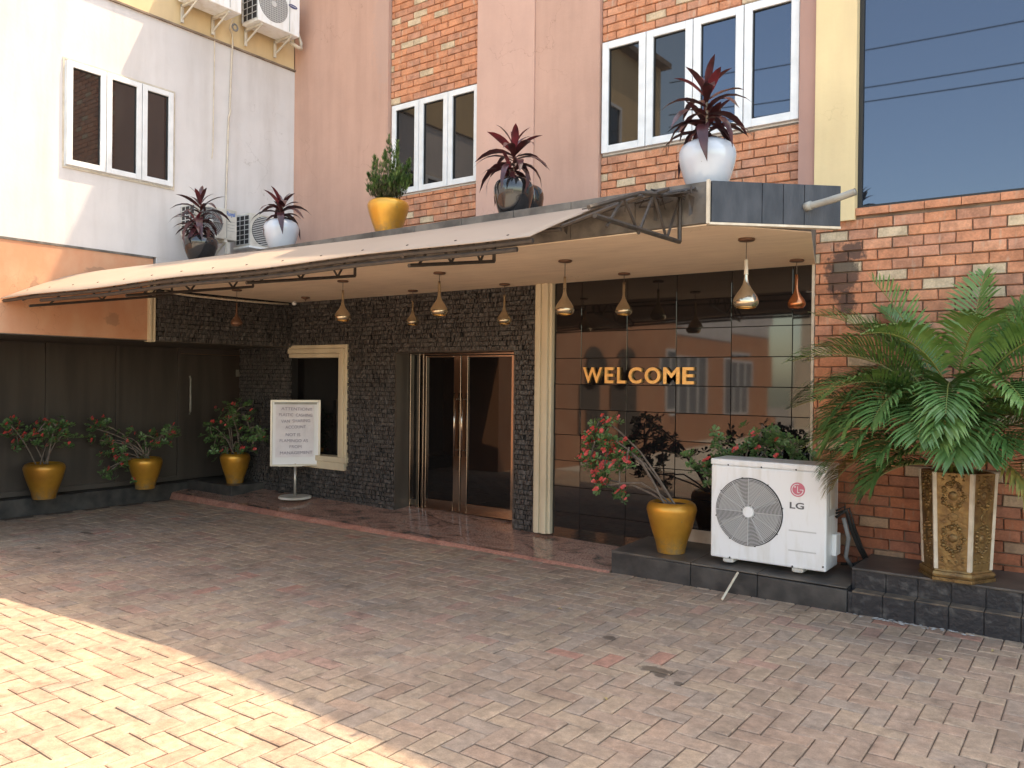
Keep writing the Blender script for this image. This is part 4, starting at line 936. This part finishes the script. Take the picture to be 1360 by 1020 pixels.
pw=thing('wall_pipes','thin cable and drain hose running down the off-white wing wall','pipe')
MB().tube([(-8.28,5.45,5.62),(-8.285,5.45,5.3),(-8.285,5.44,4.2),(-8.288,5.43,4.1)],.0055,6).obj('cable',M['ivory'],pw)
MB().tube([(-8.1,5.56,5.69),(-8.22,5.60,5.63),(-8.27,5.67,5.60),(-8.265,5.675,5.5),(-8.28,5.665,5.1),(-8.28,5.655,4.75),(-8.26,5.65,4.7),(-8.28,5.64,4.62),(-8.28,5.61,3.55),(-8.1,5.5,3.47)],.010,7).obj('drain_hose',M['skirt'],pw,smooth=True)
MB().lathe([(.035,-.012),(.047,0),(.035,.012),(.023,0),(.035,-.012)],20,(-8.2,5.66,5.66),'x').obj('hose_coil',M['grey'],pw,smooth=True)
ph=MB().tube([(-8.10,6.36,5.71),(-8.05,6.44,5.66),(-8.08,6.52,5.67),(-8.12,6.55,5.76),(-8.12,6.50,5.86),(-8.1,6.40,5.88)],.022,10).obj('lagged_pipe',M['skirt'],smooth=True); tag(ph,'curved lagged pipe at the right end of the wall-mounted outdoor unit','pipe')

# ================================================================ WHITEBOARD
wbz=gz(-8,6.3)
wb=thing('whiteboard_stand','small whiteboard on a single pole stand with a handwritten paper notice','sign',(-7.93,6.37,wbz+.01),math.atan2(-6.26,7.97)+math.pi/2+.02)
MB().box(-.285,.285,-.012,.012,.40,1.185).obj('board',M['board'],wb)
fb=MB()
for a,b,c,e in ((-.295,-.27,.39,1.195),(.27,.295,.39,1.195),(-.27,.27,.39,.412),(-.27,.27,1.165,1.195)): fb.box(a,b,-.018,.018,c,e)
fb.obj('frame',M['alu'],wb,bevel=.004)
MB().box(-.25,.25,-.0215,-.0185,1.14,1.163).obj('clip_bar',M['pvc'],wb)
# creased sheet
pp=MB(); nx_,nz_=14,18
vs=[]
for j in range(nz_+1):
    for i in range(nx_+1):
        x=-.235+.45*i/nx_; z=.50+.635*j/nz_; y=-.017-.006*abs(noise.noise(Vector((x*5+z*3,z*4,1))))-.004*abs(math.sin((x*2.2-z)*6))
        vs.append((x,y,z))
pp.add(vs,[(j*(nx_+1)+i,j*(nx_+1)+i+1,(j+1)*(nx_+1)+i+1,(j+1)*(nx_+1)+i) for j in range(nz_) for i in range(nx_)]).obj('paper_notice',M['paper'],wb)
pn=[o for o in wb.children if o.name.startswith('paper_notice')][0]
rs=random.Random(2)
for k,(s,wd,xo) in enumerate((('ATTENTION!!',.36,.01),('PLASTIC  CASHING',.39,.0),('VAN  SHARING',.34,.0),('ACCOUNT',.24,.0),('NOT IS',.17,-.03),('FLAMINGO AS',.33,-.02),('FROM',.14,.0),('MANAGEMENT',.38,.01))):
    text_obj(s,M['ink'],pn,'lettering',w_=wd,h=.036,depth=.001,loc=(xo,-.0285,1.085-.073*k-(.02 if k>3 else 0)),rot=(R(90),rs.uniform(-.03,.03),0))
MB().tube([(0,0,.02),(0,0,.42)],.016,12).obj('pole',M['alu'],wb,smooth=True)
MB().lathe([(0,.028),(.19,.026),(.20,.015),(.195,0),(0,0)],36).obj('base',M['whiteold'],wb,smooth=False)
MB().box(-.08,.08,-.02,.02,.385,.40).box(-.2,.0,-.05,-.02,.392,.402).obj('tray',M['alu'],wb)

# ================================================================ PALM IN HEXAGONAL PLANTER
pc=Vector((-.792,6.185,.302))
pp_=thing('palm_planter','tall hexagonal planter with antique gold relief panels and ivory edges','planter',pc)
def hexpt(i,rr): a=R(-120+60*i); return Vector((rr*math.cos(a),rr*math.sin(a),0))
H_=.715; r0=.205; r1=.232
bs=MB()
for (z0,z1,ra,rb) in ((0,.022,.232,.232),(.022,.040,.222,.226),(.040,.062,.232,.222),(.062,.075,.212,.206)):
    bs.add([tuple(hexpt(i,ra)+Vector((0,0,z0))) for i in range(6)]+[tuple(hexpt(i,rb)+Vector((0,0,z1))) for i in range(6)],[tuple(range(5,-1,-1)),tuple(range(6,12))]+[(i,(i+1)%6,(i+1)%6+6,i+6) for i in range(6)])
bs.obj('base_moulding',M['bronze'],pp_,bevel=.003)
MB().add([tuple(hexpt(i,r0)+Vector((0,0,.07))) for i in range(6)]+[tuple(hexpt(i,r1)+Vector((0,0,H_))) for i in range(6)]+[tuple(hexpt(i,r1-.025)+Vector((0,0,H_))) for i in range(6)]+[tuple(hexpt(i,r1-.03)+Vector((0,0,H_-.06))) for i in range(6)],[(i,(i+1)%6,(i+1)%6+6,i+6) for i in range(6)]+[(i+6,(i+1)%6+6,(i+1)%6+12,i+12) for i in range(6)]+[(i+12,(i+1)%6+12,(i+1)%6+18,i+18) for i in range(6)]+[tuple(range(18,24))]).obj('body',M['bronze'],pp_)
for i in range(6):
    a=hexpt(i,r0+.004)+Vector((0,0,.075)); b=hexpt(i,r1+.004)+Vector((0,0,H_+.002))
    t1=(hexpt((i+1)%6,1)-hexpt(i,1)).normalized(); t0=(hexpt((i-1)%6,1)-hexpt(i,1)).normalized(); s=.019
    n_=hexpt(i,1).normalized()*.003
    MB().add([a+t0*s,a+n_,a+t1*s,b+t0*s,b+n_,b+t1*s,a+t0*s-n_*4,a+t1*s-n_*4,b+t0*s-n_*4,b+t1*s-n_*4],[(0,1,4,3),(1,2,5,4),(6,0,3,8),(2,7,9,5),(3,4,5,9,8)]).obj('edge_strip',M['ivory'],pp_)
# relief ornament, one panel mesh reused
rl=MB(); rs=random.Random(4)
def bead(x,z,rr,n=6):
    rl.lathe([(rr,0),(rr*.8,-rr*.55),(rr*.3,-rr*.9),(0,-rr)],n+2,(x,0,z),'y')
def scroll(cx,cz,rx,rz,n,rr):
    for k in range(n):
        a=2*math.pi*k/n; m_=1+.10*math.cos(a*5+.4); bead(cx+rx*m_*math.cos(a),cz+rz*m_*math.sin(a),rr*(1+.35*math.cos(a*7)))
for cz,fl in ((.495,1),(.215,-1)):
    scroll(0,cz,.060,.085,22,.0115); scroll(0,cz,.041,.062,26,.0045)
    rl.lathe([(.030,0),(.026,-.005),(.012,-.009),(0,-.010)],16,(0,0,cz),'y')
    for k in range(5): bead((k-2)*.016,cz+fl*.098-abs(k-2)*fl*.010,.012)
    bead(0,cz+fl*.118,.013); bead(0,cz-fl*.10,.010)
for rr,d in ((.028,0),(.020,.0),(.010,.0)):
    pass
rl.lathe([(.030,0),(.026,-.008),(.020,-.002),(.014,-.008),(.007,-.003),(0,-.009)],18,(0,0,.355),'y')
for z in (.625,.600,.085,.060):
    for k in range(4):
        if z in (.600,.085) and k in (1,2): continue
        bead((k-1.5)*.040,z,.0085)
orn=rl.mesh('ornament',M['bronze'],True)
for i in range(6):
    m0=(hexpt(i,r0)+hexpt((i+1)%6,r0))/2; m1=(hexpt(i,r1)+hexpt((i+1)%6,r1))/2
    an=math.atan2(m0.y,m0.x); til=math.atan2(m1.length-m0.length,H_-.07)
    o=inst(orn,'ornament',pp_,(m0.x+math.cos(an)*.001,m0.y+math.sin(an)*.001,.072)); o.rotation_euler=(til,0,an+math.pi/2); o['kind']='stuff' 
MB().lathe([(0,H_-.05),(.19,H_-.05)],6).obj('soil',M['soil'],pp_)

pm=thing('areca_palm','big arching areca palm growing in the hexagonal gold planter','palm',pc+Vector((0,0,.73)))
def frond(az,el,L,droop,seed,m='palm',wl=.30,petiole=.30,x0=0,y0=0,z0=0,roll=0,hang=.5):
    rs=random.Random(seed); n=26; pts=[]; p=Vector((x0,y0,z0)); e=el
    hd=Vector((math.cos(az),math.sin(az),0)); dirs=[]
    for i in range(n+1):
        t=i/n; d=(hd*math.cos(e)+Vector((0,0,math.sin(e)))); pts.append(p.copy()); dirs.append(d); p=p+d*(L/n); e=el-droop*(t**1.25)
    o=MB(); o.tube(pts,[.0075*(1-.8*i/n)+.0012 for i in range(n+1)],5)
    fr_=o.obj('frond_stalk',M['rachis'],pm)
    lf=MB(); sd0=Vector((-math.sin(az),math.cos(az),0))
    NL=34
    if petiole>.5: NL=20
    for k in range(NL):
        t=petiole+(1-petiole)*(k+.5)/NL; i=min(int(t*n),n-1); q=t*n-i; b=pts[i].lerp(pts[i+1],q); d=dirs[i]
        upv=sd0.cross(d).normalized(); 
        if upv.z<0: upv=-upv
        s_=(t-petiole)/(1-petiole); ln_=wl*(.45+.75*math.sin(math.pi*min(1,s_*.86+.12)))*rs.uniform(.9,1.08)*(1 if s_<.92 else .75)
        for sg in (-1,1):
            fw_=.55+.75*s_**2+rs.uniform(-.08,.08)
            sdir=(sd0*sg*math.cos(roll)+upv*(.62+rs.uniform(-.15,.15))).normalized()
            dr=(sdir+d*fw_).normalized(); wv=dr.cross(upv).normalized()*.0095
            a=b; c1=b+dr*ln_*.35; c2=b+dr*ln_*.68+Vector((0,0,-hang*ln_*.16)); c3=b+dr*ln_*.93+Vector((0,0,-hang*ln_*.42))
            lf.add([a-wv*.35,a+wv*.35,c1-wv,c1+wv,c2-wv*.85,c2+wv*.85,c3],[(0,1,3,2),(2,3,5,4),(4,5,6)])
    lf.obj('frond_leaflets',M[m],fr_)
C0=R(-83)
FR=[ # az(deg), el, L, droop, mat, leaflet, petiole, hang, z0
(70,84,1.36,.35,'palmL',.24,.55,.35,.1),(172,80,1.42,.60,'palmL',.27,.52,.2,.1),(30,80,1.36,.8,'palmL',.27,.5,.4,.1),(8,76,1.50,1.35,'palmL',.27,.42,.5,.1),(178,74,1.38,1.75,'palmL',.27,.38,.6,.1),
(185,64,1.26,1.9,'palm',.28,.34,.8,.15),(196,68,1.16,2.3,'palmL',.31,.34,.9,.12),(214,57,1.08,2.3,'palmL',.31,.30,.9,.10),(190,42,1.12,1.7,'palm',.26,.3,.7,.05),(180,52,1.2,1.5,'palm',.25,.36,.6,.1),
(205,38,.98,1.9,'palm',.25,.3,.8,.0),(197,28,.90,1.9,'palmY',.25,.30,.9,.0),(222,35,.78,2.0,'palm',.27,.28,.8,.02),(208,20,.72,1.6,'palm',.24,.28,.8,-.1),
(268,76,1.10,2.7,'palmL',.28,.38,.7,.16),(287,70,1.02,2.7,'palm',.28,.36,.7,.10),(262,62,.92,2.2,'palmL',.30,.34,.7,.12),(248,74,1.14,2.5,'palm',.28,.40,.7,.14),(275,64,.96,2.6,'palm',.27,.34,.8,.08),
(302,56,.92,2.0,'palm',.32,.30,.7,.1),(318,60,1.05,2.2,'palmL',.32,.32,.8,.1),(335,66,1.18,2.0,'palmL',.30,.36,.9,.12),(350,62,1.22,1.9,'palm',.30,.36,.8,.1),(0,52,1.15,1.9,'palmL',.28,.32,.8,.08),
(355,42,1.05,1.7,'palm',.28,.3,.6,.0),(330,40,.95,2.0,'palm',.30,.28,.8,.0),(236,60,1.0,2.3,'palm',.29,.32,.7,.08),(180,84,1.22,1.3,'palm',.25,.44,.4,.1),(345,78,1.32,1.5,'palm',.27,.42,.5,.12),(165,66,1.0,1.3,'palm',.22,.36,.5,.05),(25,64,1.05,1.2,'palm',.24,.36,.5,.05),
(312,30,.85,1.7,'palmY',.28,.3,.8,-.05),(225,72,1.22,2.1,'palmL',.27,.42,.6,.1),(300,74,1.24,2.2,'palmL',.28,.42,.6,.12),(186,60,1.15,2.4,'palm',.28,.30,.8,.1),(205,62,1.05,2.5,'palm',.30,.30,.8,.1),(220,68,1.2,2.4,'palm',.28,.36,.7,.12),(355,68,1.25,2.3,'palm',.30,.34,.7,.1),(330,72,1.2,2.4,'palm',.30,.36,.7,.12),(150,70,1.1,1.5,'palm',.26,.36,.5,.1),(275,80,1.2,2.6,'palm',.28,.44,.6,.14),(185,78,1.5,1.35,'palmL',.28,.44,.5,.1),(200,76,1.42,1.9,'palmL',.29,.42,.6,.12),(20,82,1.5,.9,'palmL',.27,.46,.4,.1),(345,82,1.5,1.3,'palmL',.28,.46,.5,.12),(290,84,1.42,1.7,'palmL',.28,.46,.6,.12),(240,82,1.42,1.8,'palmL',.28,.46,.6,.12),(145,80,1.3,.9,'palm',.26,.44,.4,.1),(330,60,1.3,2.2,'palmL',.30,.36,.8,.08),(230,66,1.05,2.3,'palmL',.29,.36,.7,.12),(265,68,1.0,2.4,'palm',.30,.38,.7,.12),(310,68,1.1,2.1,'palmL',.30,.38,.7,.12),(200,74,1.2,2.1,'palm',.27,.42,.6,.12),(285,50,.80,1.9,'palm',.27,.34,.6,.08),(240,48,.85,1.9,'palm',.27,.34,.7,.08),(192,56,1.0,2.2,'palm',.28,.34,.8,.1),(345,70,1.1,1.9,'palmL',.29,.4,.7,.14),(210,80,1.32,1.7,'palmL',.26,.46,.5,.12),(325,80,1.36,1.6,'palmL',.27,.46,.5,.12)]
for n_,(a,e,L,d,m_,wl,pt,hg,z0) in enumerate(FR):
    rs=random.Random(n_+40)
    frond(R(a),R(e),L,d,n_+7,m_,wl,pt,rs.uniform(-.07,.07),rs.uniform(-.07,.05),z0*.3,0,hg)
sm_=MB()
for k in range(9):
    a=k*2.4; x=.07*math.cos(a); y=.06*math.sin(a); sm_.tube([(x,y,-.02),(x*1.1,y*1.1,.12),(x*1.6,y*1.4,.26)],[.014,.012,.009],7)
sm_.obj('cane',M['rachis'],pm,smooth=True)

# ================================================================ litter
lt=MB(); rs=random.Random(12)
for i in range(70):
    x=rs.gauss(-1.18,.10) if i<25 else rs.uniform(-1.25,-.65); y=5.93-abs(rs.gauss(.04,.03)); s=rs.uniform(.006,.022)
    n_=rs.randint(4,6); lt.add([(x+s*math.cos(2*math.pi*k/n_)*rs.uniform(.6,1.3),y+s*.7*math.sin(2*math.pi*k/n_),.0035+rs.uniform(0,.003)) for k in range(n_)],[tuple(range(n_))])
o=lt.obj('plaster_debris',M['crumb'],kind='stuff'); tag(o,'pale flakes of plaster scattered at the foot of the black steps','debris')
for n_,(x,y,lab) in enumerate(((-.75,5.25,'tiny curled yellow leaf on the paving below the steps'),(-.52,5.62,'small dry leaf on the paving near the right edge'),(-2.0,3.55,'dry leaf scrap lying on the near paving'),(-3.05,4.75,'dry leaf scrap in the middle of the courtyard'),(-6.9,3.7,'dry leaf scrap at the left of the courtyard'))):
    o=MB().add([(-.02,0,.003),(-.005,-.008,.010),(.018,-.002,.005),(.006,.009,.012)],[(0,1,2),(0,2,3)]).obj('fallen_leaf',M['yleaf'],loc=(x,y,0),rot=(0,0,n_*1.3)); tag(o,lab,'leaf')

# ================================================================ what the glass reflects: far side of the courtyard
fbd=thing('far_building','low cream building across the courtyard, seen only in reflections','building')
MB().box(-8.2,9,-16,-13.5,-.02,4.2).obj('wall',M['pale'],fbd); MB().box(-8.3,9.1,-16.1,-13.3,4.2,4.4).obj('roof',M['mortar'],fbd)
for k in range(4):
    x=-6.2+k*3.4; MB().box(x-1,x+1,-13.5,-13.46,.9,2.5).obj('window_pane',M['curtain'],fbd); fq=MB()
    for j in range(4): fq.box(x-1.03+j*.667,x-.97+j*.667,-13.47,-13.42,.9,2.5)
    fq.obj('window_frame',M['upvc'],fbd)
cbl=thing('overhead_cables','three thin utility cables spanning high behind the courtyard','cable')
for k,(z,dz) in enumerate(((8.55,0),(7.75,0),(7.45,.0))):
    pts=[(-9+26*i/20,-5.0,z+1.1*((i/20-.45)**2)*2) for i in range(21)]; MB().tube(pts,.014,5).obj('cable',M['cable'],cbl)
